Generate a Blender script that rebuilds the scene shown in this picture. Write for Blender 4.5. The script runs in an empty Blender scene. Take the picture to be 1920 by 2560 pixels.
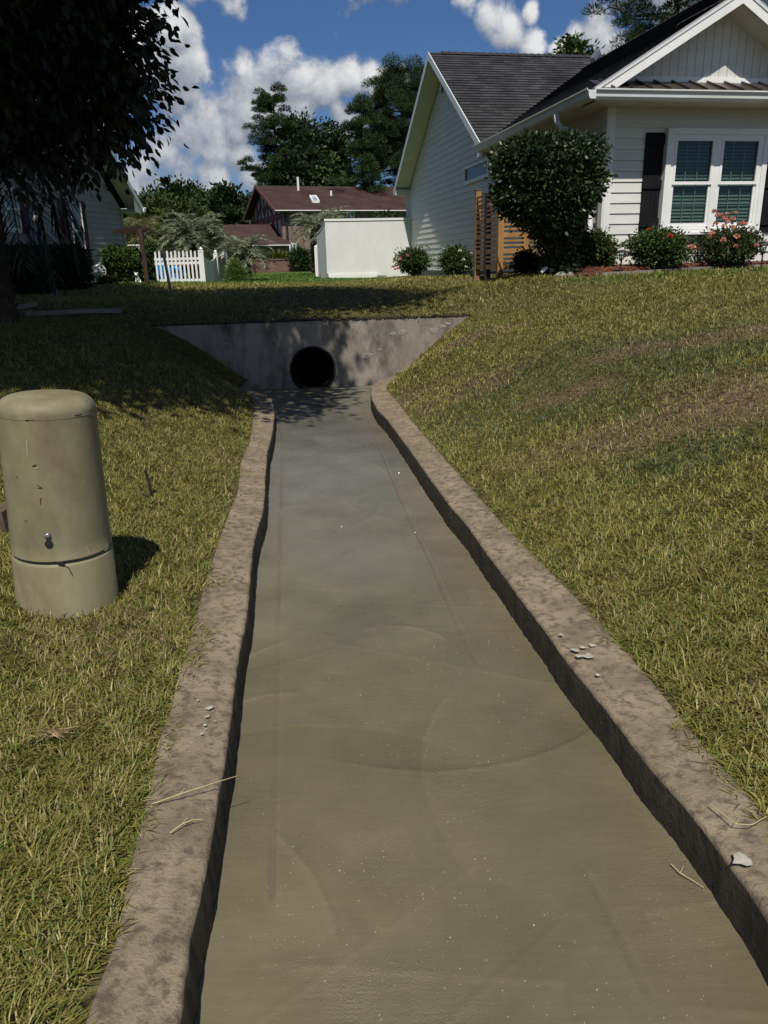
import bpy, math, random
import numpy as np
from mathutils import Vector, Matrix
random.seed(7); rng = np.random.default_rng(11)
sc = bpy.context.scene
# ------------------------------------------------------------------ camera
H = 1.4; PITCH = math.radians(18.3); ROLL = 0.0235; FPX = 1880.0
_fw = Vector((0, math.cos(PITCH), -math.sin(PITCH))); _rt = Vector((1, 0, 0)); _up = _rt.cross(_fw)
_c, _s = math.cos(ROLL), math.sin(ROLL)
CR = _rt*_c - _up*_s; CU = _rt*_s + _up*_c
cam_d = bpy.data.cameras.new('camera'); cam = bpy.data.objects.new('camera', cam_d); sc.collection.objects.link(cam)
cam_d.sensor_fit = 'VERTICAL'; cam_d.sensor_height = 36; cam_d.lens = FPX/2560*36
cam_d.clip_start = 0.05; cam_d.clip_end = 3000
m = Matrix((CR, CU, -_fw)).transposed().to_4x4(); m.translation = Vector((0, 0, H)); cam.matrix_world = m
sc.camera = cam
# ------------------------------------------------------------------ sun, exposure
SUN_EL = math.radians(57); SUN_H = Vector((-0.03, -1, 0)).normalized()
SUN = Vector((SUN_H.x*math.cos(SUN_EL), SUN_H.y*math.cos(SUN_EL), math.sin(SUN_EL)))
sd = bpy.data.lights.new('sun', 'SUN'); sun = bpy.data.objects.new('sun', sd); sc.collection.objects.link(sun)
sd.energy = 5.0; sd.angle = math.radians(0.53); sd.color = (1.0, 0.95, 0.86)
sun.rotation_mode = 'QUATERNION'; sun.rotation_quaternion = (-SUN).to_track_quat('-Z', 'Y')
sc.view_settings.view_transform = 'Standard'; sc.view_settings.look = 'None'
sc.view_settings.gamma = 1.0; sc.view_settings.exposure = -0.05
try: sc.view_settings.use_curve_mapping = False
except Exception: pass
# ------------------------------------------------------------------ pixel helper (used for measuring the place)
def ray(x, y): return _fw + CR*((x-960)/FPX) - CU*((y-1280)/FPX)
def atZ(x, y, z):
    d = ray(x, y); return Vector((0, 0, H)) + d*((z-H)/d.z)
def atY(x, y, Y):
    d = ray(x, y); return Vector((0, 0, H)) + d*(Y/d.y)
# ------------------------------------------------------------------ world: sky with clouds
W = bpy.data.worlds.new('World'); sc.world = W; W.use_nodes = True
wt = W.node_tree; wt.nodes.clear()
def N(t, typ, **k):
    n = t.nodes.new(typ)
    for a, b in k.items():
        if a == 'inp':
            for i, v in b.items(): n.inputs[i].default_value = v
        else: setattr(n, a, b)
    return n
sky = N(wt, 'ShaderNodeTexSky', sky_type='NISHITA', sun_disc=False, sun_elevation=SUN_EL, sun_rotation=math.pi+0.03,
        altitude=50, air_density=1.0, dust_density=0.35, ozone_density=2.6)
BL = [(715,115,42),(700,165,62),(655,200,66),(745,205,66),(610,160,24),(690,262,86),(815,222,48),(880,200,48),(925,196,42),(635,300,44),
      (600,330,36),(760,275,50),(450,175,50),(425,75,50),(420,250,70),(470,330,66),(540,360,52),(400,370,90),(340,430,80),(450,455,46),(535,452,52),
      (610,395,40),(640,430,45),(870,310,52),(850,285,26),(560,-25,62),(500,-30,40),(1165,0,44),(1215,30,46),(1275,65,44),(1320,105,40),
      (1440,105,36),(1500,85,52),(1540,110,45),(1395,120,24),(1010,182,26),(1330,30,24),(1000,-60,60),(300,150,90),(200,350,120),(100,100,90),(1700,-120,120)]
g = bpy.data.node_groups.new('cloud_field', 'ShaderNodeTree')
g.interface.new_socket('dir', in_out='INPUT', socket_type='NodeSocketVector'); g.interface.new_socket('d', in_out='OUTPUT', socket_type='NodeSocketFloat')
gi = g.nodes.new('NodeGroupInput'); go = g.nodes.new('NodeGroupOutput')
wn = N(g, 'ShaderNodeTexNoise', inp={'Scale': 9.0, 'Detail': 3.0}); g.links.new(gi.outputs[0], wn.inputs['Vector'])
w1 = N(g, 'ShaderNodeVectorMath', operation='SUBTRACT'); w1.inputs[1].default_value = (.5, .5, .5); g.links.new(wn.outputs['Color'], w1.inputs[0])
w2 = N(g, 'ShaderNodeVectorMath', operation='SCALE'); w2.inputs['Scale'].default_value = 0.035; g.links.new(w1.outputs[0], w2.inputs[0])
w3 = N(g, 'ShaderNodeVectorMath', operation='ADD'); g.links.new(gi.outputs[0], w3.inputs[0]); g.links.new(w2.outputs[0], w3.inputs[1])
acc = None
BD = [(Vector((0,-1,.45)), 700), (Vector((-1,-.3,.5)), 620), (Vector((1,-.25,.4)), 640), (Vector((.25,.1,1)), 560), (Vector((-.8,.5,.75)), 420), (Vector((.5,-.6,1)), 380)]  # cloud banks outside the view, added to make the fill light more neutral
for q in BL+BD:
    if len(q) == 3: x, y, r = q; d = ray(x, y).normalized()
    else: d = q[0].normalized(); r = q[1]
    dn = N(g, 'ShaderNodeVectorMath', operation='DISTANCE'); dn.inputs[1].default_value = d; g.links.new(w3.outputs[0], dn.inputs[0])
    mr = N(g, 'ShaderNodeMapRange', interpolation_type='SMOOTHSTEP', inp={'From Min': 0.0, 'From Max': r/1880*1.93, 'To Min': 1.0, 'To Max': 0.0}); g.links.new(dn.outputs['Value'], mr.inputs['Value'])
    if acc is None: acc = mr.outputs[0]
    else:
        mx = N(g, 'ShaderNodeMath', operation='SMOOTH_MAX'); mx.inputs[2].default_value = 0.12
        g.links.new(acc, mx.inputs[0]); g.links.new(mr.outputs[0], mx.inputs[1]); acc = mx.outputs[0]
n1 = N(g, 'ShaderNodeTexNoise', inp={'Scale': 8.0, 'Detail': 12.0, 'Roughness': 0.62}); g.links.new(w3.outputs[0], n1.inputs['Vector'])
a1 = N(g, 'ShaderNodeMath', operation='MULTIPLY_ADD'); a1.inputs[1].default_value = 2.9; a1.inputs[2].default_value = -1.45; g.links.new(n1.outputs['Fac'], a1.inputs[0])
a2 = N(g, 'ShaderNodeMath', operation='ADD'); g.links.new(acc, a2.inputs[0]); g.links.new(a1.outputs[0], a2.inputs[1]); g.links.new(a2.outputs[0], go.inputs[0])
tc = N(wt, 'ShaderNodeTexCoord')
g1 = N(wt, 'ShaderNodeGroup', node_tree=g); wt.links.new(tc.outputs['Generated'], g1.inputs[0])
of = N(wt, 'ShaderNodeVectorMath', operation='ADD'); of.inputs[1].default_value = (0.012, -0.01, 0.034); wt.links.new(tc.outputs['Generated'], of.inputs[0])
g2 = N(wt, 'ShaderNodeGroup', node_tree=g); wt.links.new(of.outputs[0], g2.inputs[0])
mask = N(wt, 'ShaderNodeMapRange', interpolation_type='SMOOTHSTEP', inp={'From Min': 0.42, 'From Max': 0.84}); wt.links.new(g1.outputs[0], mask.inputs['Value'])
df = N(wt, 'ShaderNodeMath', operation='SUBTRACT'); wt.links.new(g1.outputs[0], df.inputs[0]); wt.links.new(g2.outputs[0], df.inputs[1])
of3 = N(wt, 'ShaderNodeVectorMath', operation='ADD'); of3.inputs[1].default_value = (0.006, -0.004, 0.010); wt.links.new(tc.outputs['Generated'], of3.inputs[0])
g3 = N(wt, 'ShaderNodeGroup', node_tree=g); wt.links.new(of3.outputs[0], g3.inputs[0]); df3 = N(wt, 'ShaderNodeMath', operation='SUBTRACT'); wt.links.new(g1.outputs[0], df3.inputs[0]); wt.links.new(g3.outputs[0], df3.inputs[1])
cmb = N(wt, 'ShaderNodeMath', operation='MULTIPLY_ADD'); cmb.inputs[1].default_value = 1.5; wt.links.new(df3.outputs[0], cmb.inputs[0]); wt.links.new(df.outputs[0], cmb.inputs[2])
lit = N(wt, 'ShaderNodeMapRange', inp={'From Min': -0.9, 'From Max': 1.5}); wt.links.new(cmb.outputs[0], lit.inputs['Value'])
cr = N(wt, 'ShaderNodeValToRGB'); wt.links.new(lit.outputs[0], cr.inputs[0])
cr.color_ramp.elements[0].color = (.15, .19, .25, 1); cr.color_ramp.elements[1].color = (.80, .81, .82, 1)
e = cr.color_ramp.elements.new(.45); e.color = (.38, .415, .47, 1)
skm = N(wt, 'ShaderNodeVectorMath', operation='MULTIPLY'); skm.inputs[1].default_value = (0.036, 0.049, 0.069); wt.links.new(sky.outputs[0], skm.inputs[0])
mix = N(wt, 'ShaderNodeMixRGB'); wt.links.new(mask.outputs[0], mix.inputs[0]); wt.links.new(skm.outputs[0], mix.inputs[1]); wt.links.new(cr.outputs[0], mix.inputs[2])
bg = N(wt, 'ShaderNodeBackground'); wt.links.new(mix.outputs[0], bg.inputs[0]); bg.inputs[1].default_value = 1.0
wo = N(wt, 'ShaderNodeOutputWorld'); wt.links.new(bg.outputs[0], wo.inputs[0])
# ------------------------------------------------------------------ mesh helpers
class MB:
    def __init__(s): s.v = []; s.f = []; s.uv = []; s.mi = []; s.cur = 0
    def quad(s, *p, uv=None, mi=None):
        i = len(s.v); s.v += [tuple(q) for q in p]; s.f.append(tuple(range(i, i+len(p)))); s.uv.append(uv or [(0, 0)]*len(p)); s.mi.append(s.cur if mi is None else mi)
    def hexa(s, P):   # P[8]: bottom 4 ccw, top 4 ccw
        i = len(s.v); s.v += [tuple(q) for q in P]
        for f in ((3,2,1,0),(4,5,6,7),(0,1,5,4),(1,2,6,5),(2,3,7,6),(3,0,4,7)):
            s.f.append(tuple(i+k for k in f)); s.mi.append(s.cur)
            a = P[f[0]]; u = Vector(P[f[1]])-Vector(a); w = Vector(P[f[3]])-Vector(a)
            L1, L2 = u.length, w.length; s.uv.append([(0,0),(L1,0),(L1,L2),(0,L2)])
    def box(s, fr, a0, a1, b0, b1, c0, c1):
        s.hexa([fr(a0,b0,c0),fr(a1,b0,c0),fr(a1,b1,c0),fr(a0,b1,c0),fr(a0,b0,c1),fr(a1,b0,c1),fr(a1,b1,c1),fr(a0,b1,c1)])
    def beam(s, p, q, w, h, up=Vector((0,0,1))):
        p = Vector(p); q = Vector(q); d = (q-p).normalized(); x = d.cross(up)
        if x.length < 1e-4: x = d.cross(Vector((0,1,0)))
        x.normalize(); y = x.cross(d).normalized(); x = x*w/2; y = y*h/2
        s.hexa([p-x-y, p+x-y, q+x-y, q-x-y, p-x+y, p+x+y, q+x+y, q-x+y])
    def tube(s, pts, rad, n=8, caps=True):
        pts = [Vector(p) for p in pts]; i0 = len(s.v); prev = None
        for k, p in enumerate(pts):
            d = (pts[min(k+1, len(pts)-1)]-pts[max(k-1, 0)]).normalized()
            if prev is None: x = d.cross(Vector((0,0,1))); x = x if x.length > .1 else d.cross(Vector((0,1,0)))
            else: x = prev - d*prev.dot(d)
            x.normalize(); prev = x; y = d.cross(x); r = rad[k] if hasattr(rad, '__len__') else rad
            for j in range(n):
                a = 2*math.pi*j/n; s.v.append(tuple(p + x*math.cos(a)*r + y*math.sin(a)*r))
        for k in range(len(pts)-1):
            for j in range(n):
                a = i0+k*n+j; b = i0+k*n+(j+1) % n
                s.f.append((a, b, b+n, a+n)); s.uv.append([(j/n, k), ((j+1)/n, k), ((j+1)/n, k+1), (j/n, k+1)]); s.mi.append(s.cur)
        if caps:
            s.f.append(tuple(i0+j for j in range(n))[::-1]); s.uv.append([(0,0)]*n); s.mi.append(s.cur)
            s.f.append(tuple(i0+(len(pts)-1)*n+j for j in range(n))); s.uv.append([(0,0)]*n); s.mi.append(s.cur)
    def lathe(s, c, prof, n=32, tilt=None, cap=True):
        i0 = len(s.v); c = Vector(c); T = tilt or Matrix.Identity(3)
        for r, z in prof:
            for j in range(n):
                a = 2*math.pi*j/n; s.v.append(tuple(c + T @ Vector((r*math.cos(a), r*math.sin(a), z))))
        for k in range(len(prof)-1):
            for j in range(n):
                a = i0+k*n+j; b = i0+k*n+(j+1) % n
                s.f.append((a, b, b+n, a+n)); s.uv.append([(0,0)]*4); s.mi.append(s.cur)
        if cap:
            s.f.append(tuple(i0+(len(prof)-1)*n+j for j in range(n))); s.uv.append([(0,0)]*n); s.mi.append(s.cur)
    def prism(s, poly, O, A, B, D):   # extrude 2-D polygon (a,b) on plane O,A,B by vector D
        P = [O+A*a+B*b for a, b in poly]; Q = [p+D for p in P]; n = len(P)
        s.quad(*P, uv=list(poly)); s.quad(*Q[::-1], uv=list(poly)[::-1])
        for k in range(n): s.quad(P[k], Q[k], Q[(k+1) % n], P[(k+1) % n], uv=[(0,0),(0,1),(1,1),(1,0)])
    def lapped(s, poly, O, A, B, Nn, pitch, lift, base=0.0):
        vs = [p[1] for p in poly]; lo, hi = min(vs), max(vs); k = math.floor((lo-base)/pitch)
        while base+k*pitch < hi-1e-6:
            b0, b1 = base+k*pitch, base+(k+1)*pitch; q = clip(clip(poly, b0, 1), b1, -1); k += 1
            if len(q) < 3: continue
            off = lambda b: lift*(1-(b-b0)/pitch)
            s.quad(*[O+A*a+B*b+Nn*off(b) for a, b in q], uv=list(q))
            bot = [a for a, b in q if abs(b-b0) < 1e-5]
            if len(bot) >= 2:
                a0, a1 = min(bot), max(bot)
                s.quad(O+A*a0+B*b0, O+A*a1+B*b0, O+A*a1+B*b0+Nn*lift, O+A*a0+B*b0+Nn*lift, uv=[(a0,b0),(a1,b0),(a1,b0),(a0,b0)])
def clip(poly, b, sgn):
    out = []
    for i in range(len(poly)):
        p, q = poly[i], poly[(i+1) % len(poly)]; dp, dq = (p[1]-b)*sgn, (q[1]-b)*sgn
        if dp >= 0: out.append(p)
        if (dp >= 0) != (dq >= 0):
            t = dp/(dp-dq); out.append((p[0]+(q[0]-p[0])*t, b))
    o = []
    for p in out:
        if not o or abs(p[0]-o[-1][0])+abs(p[1]-o[-1][1]) > 1e-7: o.append(p)
    return o
def tagit(o, label=None, cat=None, group=None, kind=None):
    if label: o['label'] = label
    if cat: o['category'] = cat
    if group: o['group'] = group
    if kind: o['kind'] = kind
    return o
def root(name, loc, label, cat, group=None):
    o = bpy.data.objects.new(name, None); sc.collection.objects.link(o); o.location = loc; o.empty_display_size = .1
    return tagit(o, label, cat, group)
def wloc(o):
    l = Vector((0,0,0))
    while o is not None: l += o.location; o = o.parent
    return l
def finish(name, me, mats, parent, smooth):
    for mt in (mats if isinstance(mats, (list, tuple)) else [mats]): me.materials.append(mt)
    if smooth: me.polygons.foreach_set('use_smooth', [True]*len(me.polygons))
    o = bpy.data.objects.new(name, me); sc.collection.objects.link(o)
    if parent is not None: o.parent = parent
    return o
def part(name, mb, mats, parent=None, smooth=False, loc=None, label=None):
    l = wloc(parent) if parent is not None else Vector(loc or (0,0,0))
    me = bpy.data.meshes.new(name); me.from_pydata([(a-l.x, b-l.y, c-l.z) for a, b, c in mb.v], [], mb.f)
    uvl = me.uv_layers.new(name='UVMap'); flat = [c for f in mb.uv for p in f for c in p]; uvl.data.foreach_set('uv', flat)
    if any(mb.mi): me.polygons.foreach_set('material_index', mb.mi)
    me.update(); o = finish(name, me, mats, parent, smooth)
    if parent is None: o.location = l
    if label: o['label'] = label
    return o
def npmesh(name, V, F, mats, parent=None, col=None, smooth=False, loc=None):
    """V (n,3), F (m,k) numpy; col (n,3) optional per-vertex colour"""
    l = np.array(wloc(parent) if parent is not None else (loc or (0,0,0)), float)
    me = bpy.data.meshes.new(name); n, mm, k = len(V), len(F), F.shape[1]
    me.vertices.add(n); me.vertices.foreach_set('co', (V-l).astype(np.float32).ravel())
    me.loops.add(mm*k); me.loops.foreach_set('vertex_index', F.astype(np.int32).ravel())
    me.polygons.add(mm); me.polygons.foreach_set('loop_start', (np.arange(mm)*k).astype(np.int32))
    try: me.polygons.foreach_set('loop_total', np.full(mm, k, np.int32))
    except Exception: pass
    me.update(calc_edges=True)
    if col is not None:
        a = me.color_attributes.new('own', 'FLOAT_COLOR', 'POINT'); a.data.foreach_set('color', np.c_[col, np.ones(n)].astype(np.float32).ravel())
    o = finish(name, me, mats, parent, smooth)
    if parent is None and loc is not None: o.location = loc
    return o
# ------------------------------------------------------------------ materials
def mat(name, c1, c2=None, scale=5.0, rough=.7, bump=0.0, bscale=None, spec=.3, stretch=(1,1,1), metal=0.0, detail=5.0, lo=.35, hi=.65, c3=None, s3=1.0, l3=.55, h3=.7, trans=0.0, dist=.01):
    M = bpy.data.materials.new(name); M.use_nodes = True; t = M.node_tree; b = t.nodes['Principled BSDF']
    b.inputs['Roughness'].default_value = rough; b.inputs['Specular IOR Level'].default_value = spec; b.inputs['Metallic'].default_value = metal
    g_ = N(t, 'ShaderNodeNewGeometry'); mp = N(t, 'ShaderNodeVectorMath', operation='MULTIPLY'); mp.inputs[1].default_value = stretch; t.links.new(g_.outputs['Position'], mp.inputs[0])
    c1 = (*c1, 1)
    if c2 is None: b.inputs['Base Color'].default_value = c1; out = None
    else:
        n = N(t, 'ShaderNodeTexNoise', inp={'Scale': scale, 'Detail': detail, 'Roughness': .6}); t.links.new(mp.outputs[0], n.inputs['Vector'])
        r = N(t, 'ShaderNodeMapRange', inp={'From Min': lo, 'From Max': hi}); t.links.new(n.outputs['Fac'], r.inputs['Value'])
        x = N(t, 'ShaderNodeMixRGB'); x.inputs[1].default_value = c1; x.inputs[2].default_value = (*c2, 1); t.links.new(r.outputs[0], x.inputs[0]); out = x.outputs[0]
        if c3:
            n3 = N(t, 'ShaderNodeTexNoise', inp={'Scale': s3, 'Detail': 6.0, 'Roughness': .65}); t.links.new(mp.outputs[0], n3.inputs['Vector'])
            r3 = N(t, 'ShaderNodeMapRange', inp={'From Min': l3, 'From Max': h3}); t.links.new(n3.outputs['Fac'], r3.inputs['Value'])
            x3 = N(t, 'ShaderNodeMixRGB'); x3.inputs[2].default_value = (*c3, 1); t.links.new(r3.outputs[0], x3.inputs[0]); t.links.new(out, x3.inputs[1]); out = x3.outputs[0]
        t.links.new(out, b.inputs['Base Color'])
    if bump:
        nb = N(t, 'ShaderNodeTexNoise', inp={'Scale': bscale or scale*4, 'Detail': 6.0, 'Roughness': .65}); t.links.new(mp.outputs[0], nb.inputs['Vector'])
        bp = N(t, 'ShaderNodeBump', inp={'Strength': bump, 'Distance': dist}); t.links.new(nb.outputs['Fac'], bp.inputs['Height']); t.links.new(bp.outputs[0], b.inputs['Normal'])
    return M
def leafmat(name, rough=.5, spec=.35, trans=.25):
    M = bpy.data.materials.new(name); M.use_nodes = True; t = M.node_tree; b = t.nodes['Principled BSDF']
    a = N(t, 'ShaderNodeVertexColor', layer_name='own'); t.links.new(a.outputs[0], b.inputs['Base Color'])
    b.inputs['Roughness'].default_value = rough; b.inputs['Specular IOR Level'].default_value = spec
    if trans:
        tr = N(t, 'ShaderNodeBsdfTranslucent'); t.links.new(a.outputs[0], tr.inputs[0]); ms = N(t, 'ShaderNodeMixShader'); ms.inputs[0].default_value = trans
        t.links.new(b.outputs[0], ms.inputs[1]); t.links.new(tr.outputs[0], ms.inputs[2]); t.links.new(ms.outputs[0], t.nodes['Material Output'].inputs[0])
    return M
def brickmat(name, c1, c2, mortar, bw, bh, ms, rough=.85, bump=.4, var=None, vscale=3.0):
    M = bpy.data.materials.new(name); M.use_nodes = True; t = M.node_tree; b = t.nodes['Principled BSDF']; b.inputs['Roughness'].default_value = rough; b.inputs['Specular IOR Level'].default_value = .15
    uv = N(t, 'ShaderNodeUVMap'); br = N(t, 'ShaderNodeTexBrick', inp={'Color1': (*c1, 1), 'Color2': (*c2, 1), 'Mortar': (*mortar, 1), 'Scale': 1.0, 'Mortar Size': ms, 'Bias': 0.0, 'Brick Width': bw, 'Row Height': bh})
    t.links.new(uv.outputs[0], br.inputs['Vector']); n = N(t, 'ShaderNodeTexNoise', inp={'Scale': vscale, 'Detail': 8.0}); t.links.new(uv.outputs[0], n.inputs['Vector'])
    r = N(t, 'ShaderNodeMapRange', inp={'From Min': .3, 'From Max': .7, 'To Min': .7, 'To Max': 1.3}); t.links.new(n.outputs['Fac'], r.inputs['Value'])
    s = N(t, 'ShaderNodeVectorMath', operation='SCALE'); t.links.new(br.outputs['Color'], s.inputs[0]); t.links.new(r.outputs[0], s.inputs['Scale']); t.links.new(s.outputs[0], b.inputs['Base Color'])
    n2 = N(t, 'ShaderNodeTexNoise', inp={'Scale': 60.0, 'Detail': 3.0}); t.links.new(uv.outputs[0], n2.inputs['Vector'])
    ad = N(t, 'ShaderNodeMath', operation='SUBTRACT'); t.links.new(n2.outputs['Fac'], ad.inputs[0]); t.links.new(br.outputs['Fac'], ad.inputs[1])
    bp = N(t, 'ShaderNodeBump', inp={'Strength': bump, 'Distance': .01}); t.links.new(ad.outputs[0], bp.inputs['Height']); t.links.new(bp.outputs[0], b.inputs['Normal'])
    return M
M_siding = mat('cream_siding', (.66, .655, .61), (.58, .575, .53), 2.0, rough=.5, bump=.08, bscale=40, stretch=(1,1,6), spec=.3)
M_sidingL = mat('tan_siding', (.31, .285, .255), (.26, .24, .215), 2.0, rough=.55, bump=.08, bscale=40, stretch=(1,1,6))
M_white = mat('white_trim', (.80, .80, .79), (.72, .72, .70), 1.5, rough=.42, spec=.4)
M_gutter = mat('gutter_paint', (.66, .68, .68), (.58, .60, .60), 1.2, rough=.4, spec=.4)
M_soffit = mat('soffit_vinyl', (.62, .60, .52), (.56, .54, .46), 3.0, rough=.5)
M_black = mat('black_shutter', (.008, .008, .009), (.013, .013, .014), 6, rough=.75, spec=.12)
M_dark = mat('dark_metal', (.02, .018, .016), (.035, .03, .028), 9, rough=.4, spec=.5)
M_tin = mat('brown_metal_roof', (.055, .042, .036), (.075, .058, .05), 3, rough=.35, spec=.5, metal=.3)
M_shingle = brickmat('charcoal_shingles', (.026, .027, .029), (.052, .053, .056), (.02, .02, .021), .24, .135, .004, bump=.5, vscale=1.1)
M_redroof = brickmat('brown_shingles', (.062, .036, .031), (.078, .046, .04), (.05, .03, .026), .3, .14, .004, bump=.3, vscale=.8)
M_brick = brickmat('brown_brick', (.13, .085, .065), (.22, .155, .12), (.22, .19, .16), .22, .08, .012, vscale=2.2)
M_brickwall = brickmat('dark_brick', (.10, .052, .042), (.17, .085, .07), (.20, .15, .12), .24, .09, .012, vscale=1.2)
M_stucco = mat('grey_stucco', (.36, .34, .33), (.30, .28, .28), 2)
M_timber = mat('red_brown_timber', (.16, .07, .055), (.11, .05, .04), 5)
M_wood = mat('new_pine', (.40, .225, .085), (.28, .15, .055), 7, rough=.6, stretch=(1,1,.6), bump=.2, bscale=50, c3=(.2,.09,.03), s3=4, l3=.62, h3=.7)
M_woodside = mat('brown_pine', (.20, .13, .08), (.26, .17, .10), 7, rough=.75, stretch=(1,.3,3), bump=.2, bscale=40)  # duller, darker pine tone for the side and rear slats
M_brownpost = mat('stained_post', (.06, .036, .025), (.04, .024, .018), 9, rough=.7)
M_ivory = mat('curtain_cloth', (.34, .38, .37), (.28, .32, .31), 8)
M_maroon = mat('maroon_shutter', (.14, .045, .05), (.10, .032, .036), 6, rough=.5)
M_grey = mat('meter_grey', (.20, .23, .27), (.14, .17, .21), 4, rough=.5)
M_bark = mat('bark', (.075, .055, .04), (.035, .027, .02), 9, rough=.9, bump=.8, bscale=18, stretch=(1,1,.35), dist=.03)
M_leaf = leafmat('leaf', .52, .28, .14); M_gloss = leafmat('glossy_leaf', .40, .4, .10); M_needle = leafmat('needles', .6, .2, .12); M_palm = leafmat('palm_leaf', .45, .4, .15)
M_petal = leafmat('petal', .6, .2, .3); M_grass = leafmat('grass_blade', .5, .3, .22)
M_ped = mat('weathered_green_plastic', (.185, .168, .098), (.245, .225, .140), 6, rough=.55, spec=.3, bump=.12, bscale=60, stretch=(1,1,.55), detail=9, c3=(.14, .105, .065), s3=4.2, l3=.46, h3=.72)
M_glass = bpy.data.materials.new('window_glass'); M_glass.use_nodes = True
_b = M_glass.node_tree.nodes['Principled BSDF']; _b.inputs['Base Color'].default_value = (.75, .9, .85, 1); _b.inputs['Roughness'].default_value = .03; _b.inputs['Transmission Weight'].default_value = 1.0; _b.inputs['IOR'].default_value = 1.45
M_blind = mat('green_grey_blind', (.072, .108, .088), (.062, .094, .078), 3, rough=.6)
M_room = mat('dark_room', (.01, .012, .012), None)
M_blue = mat('blue_plastic', (.01, .19, .50), (.01, .23, .58), 3, rough=.35, spec=.5)
M_mulch = mat('red_mulch', (.20, .075, .05), (.10, .035, .025), 22, rough=.9, bump=1, bscale=45, dist=.03)
M_stone = mat('edging_stone', (.27, .25, .22), (.16, .15, .13), 9, rough=.85, bump=.4, bscale=40)
# curb: weathered brownish concrete
M_curb = mat('weathered_concrete', (.285, .228, .162), (.185, .146, .103), 6.5, rough=.92, bump=1.0, bscale=120, dist=.006, detail=12, lo=.38, hi=.64, c3=(.125, .098, .072), s3=30, l3=.47, h3=.63, spec=.12)
M_mortar = mat('wet_mortar', (.052, .045, .033), (.026, .023, .018), 12, rough=.62, bump=1.0, bscale=38, spec=.3, dist=.02)
M_wall = mat('stained_concrete', (.31, .275, .225), (.20, .178, .145), 2.6, rough=.88, bump=.8, bscale=26, stretch=(1,1,.4), detail=10, c3=(.085, .075, .058), s3=4.2, l3=.47, h3=.68, dist=.014, spec=.15)
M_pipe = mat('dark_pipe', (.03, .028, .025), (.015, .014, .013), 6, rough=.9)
# ------------------------------------------------------------------ channel edges (traced, converted to ground positions)
def world(l, z): return [tuple(atZ(x, y, z))[:2] for x, y in l]
LT = world([(445,2560),(469,2371),(527,2082),(580,1774),(601,1600),(621,1500),(632,1370),(640,1330),(658,1280),(663,1200),(668,1131),(681,1081),(686,1040),(685,1019),(679,996),(664,984),(640,976),(610,970)], .13)
LO = world([(213,2560),(243,2468),(299,2338),(321,2195),(347,2086),(382,1947),(398,1843),(430,1774),(443,1700),(473,1609),(515,1450),(560,1316),(574,1280),(596,1225),(603,1153),(625,1103),(634,1045),(634,1012),(628,994),(615,980),(585,968)], .15)
RT = world([(2100,2620),(1920,2291),(1818,2150),(1729,2029),(1614,1903),(1488,1736),(1420,1652),(1310,1505),(1231,1400),(1160,1301),(1117,1254),(1063,1175),(1016,1113),(976,1056),(943,1023),(929,994),(927,972),(934,960),(952,950),(985,941)], .13)
RO = world([(2060,2250),(1886,2003),(1755,1861),(1624,1694),(1467,1521),(1362,1416),(1290,1345),(1222,1270),(1160,1200),(1106,1139),(1077,1106),(1027,1048),(994,1005),(966,972),(966,960),(990,946),(1012,937)], .15)
def ext(pl, n=4.0):
    a, b = np.array(pl[0]), np.array(pl[1]); d = (a-b)/np.linalg.norm(a-b); return [tuple(a+d*n)]+pl
LT, LO, RT, RO = [ext(p) for p in (LT, LO, RT, RO)]
def resamp(pl, n):
    P = np.array(pl); s = np.r_[0, np.cumsum(np.linalg.norm(np.diff(P, axis=0), axis=1))]; 
    t = np.linspace(0, 1, n)**1.0*s[-1]; Q = np.c_[np.interp(t, s, P[:,0]), np.interp(t, s, P[:,1])]
    k = np.ones(7)/7; 
    for _ in range(2):
        E = np.r_[np.repeat(Q[:1], 3, 0), Q, np.repeat(Q[-1:], 3, 0)]; Q = np.c_[np.convolve(E[:,0], k, 'valid'), np.convolve(E[:,1], k, 'valid')]
    return Q
def XofY(pl, y, lim=8.95):
    P = np.array(pl); ys = P[:,1]; keep = [0]
    for i in range(1, len(P)):
        if ys[i] > ys[keep[-1]]+.02: keep.append(i)
    return np.interp(y, ys[keep], P[keep,0])
HA = np.array([-1.442, 8.97]); HD = np.array([1.357, .196]); HD /= np.linalg.norm(HD); HN = np.array([HD[1], -HD[0]])  # headwall axis, front normal
def hwdist(x, y): return -((x-HA[0])*HN[0] + (y-HA[1])*HN[1])     # >0 behind the face
def fbm(x, y, s, seed=0, oct=4):
    r = np.random.default_rng(seed); out = 0; amp = 1; tot = 0
    for o in range(oct):
        for _ in range(3):
            a = r.uniform(0, 2*np.pi); ph = r.uniform(0, 6.28, 2); f = s*(1.9**o)*r.uniform(.8, 1.25)
            out = out + amp*np.sin((x*np.cos(a)+y*np.sin(a))*f+ph[0])*np.sin((-x*np.sin(a)+y*np.cos(a))*f*.83+ph[1])
        tot += amp*1.2; amp *= .55
    return out/tot
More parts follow.
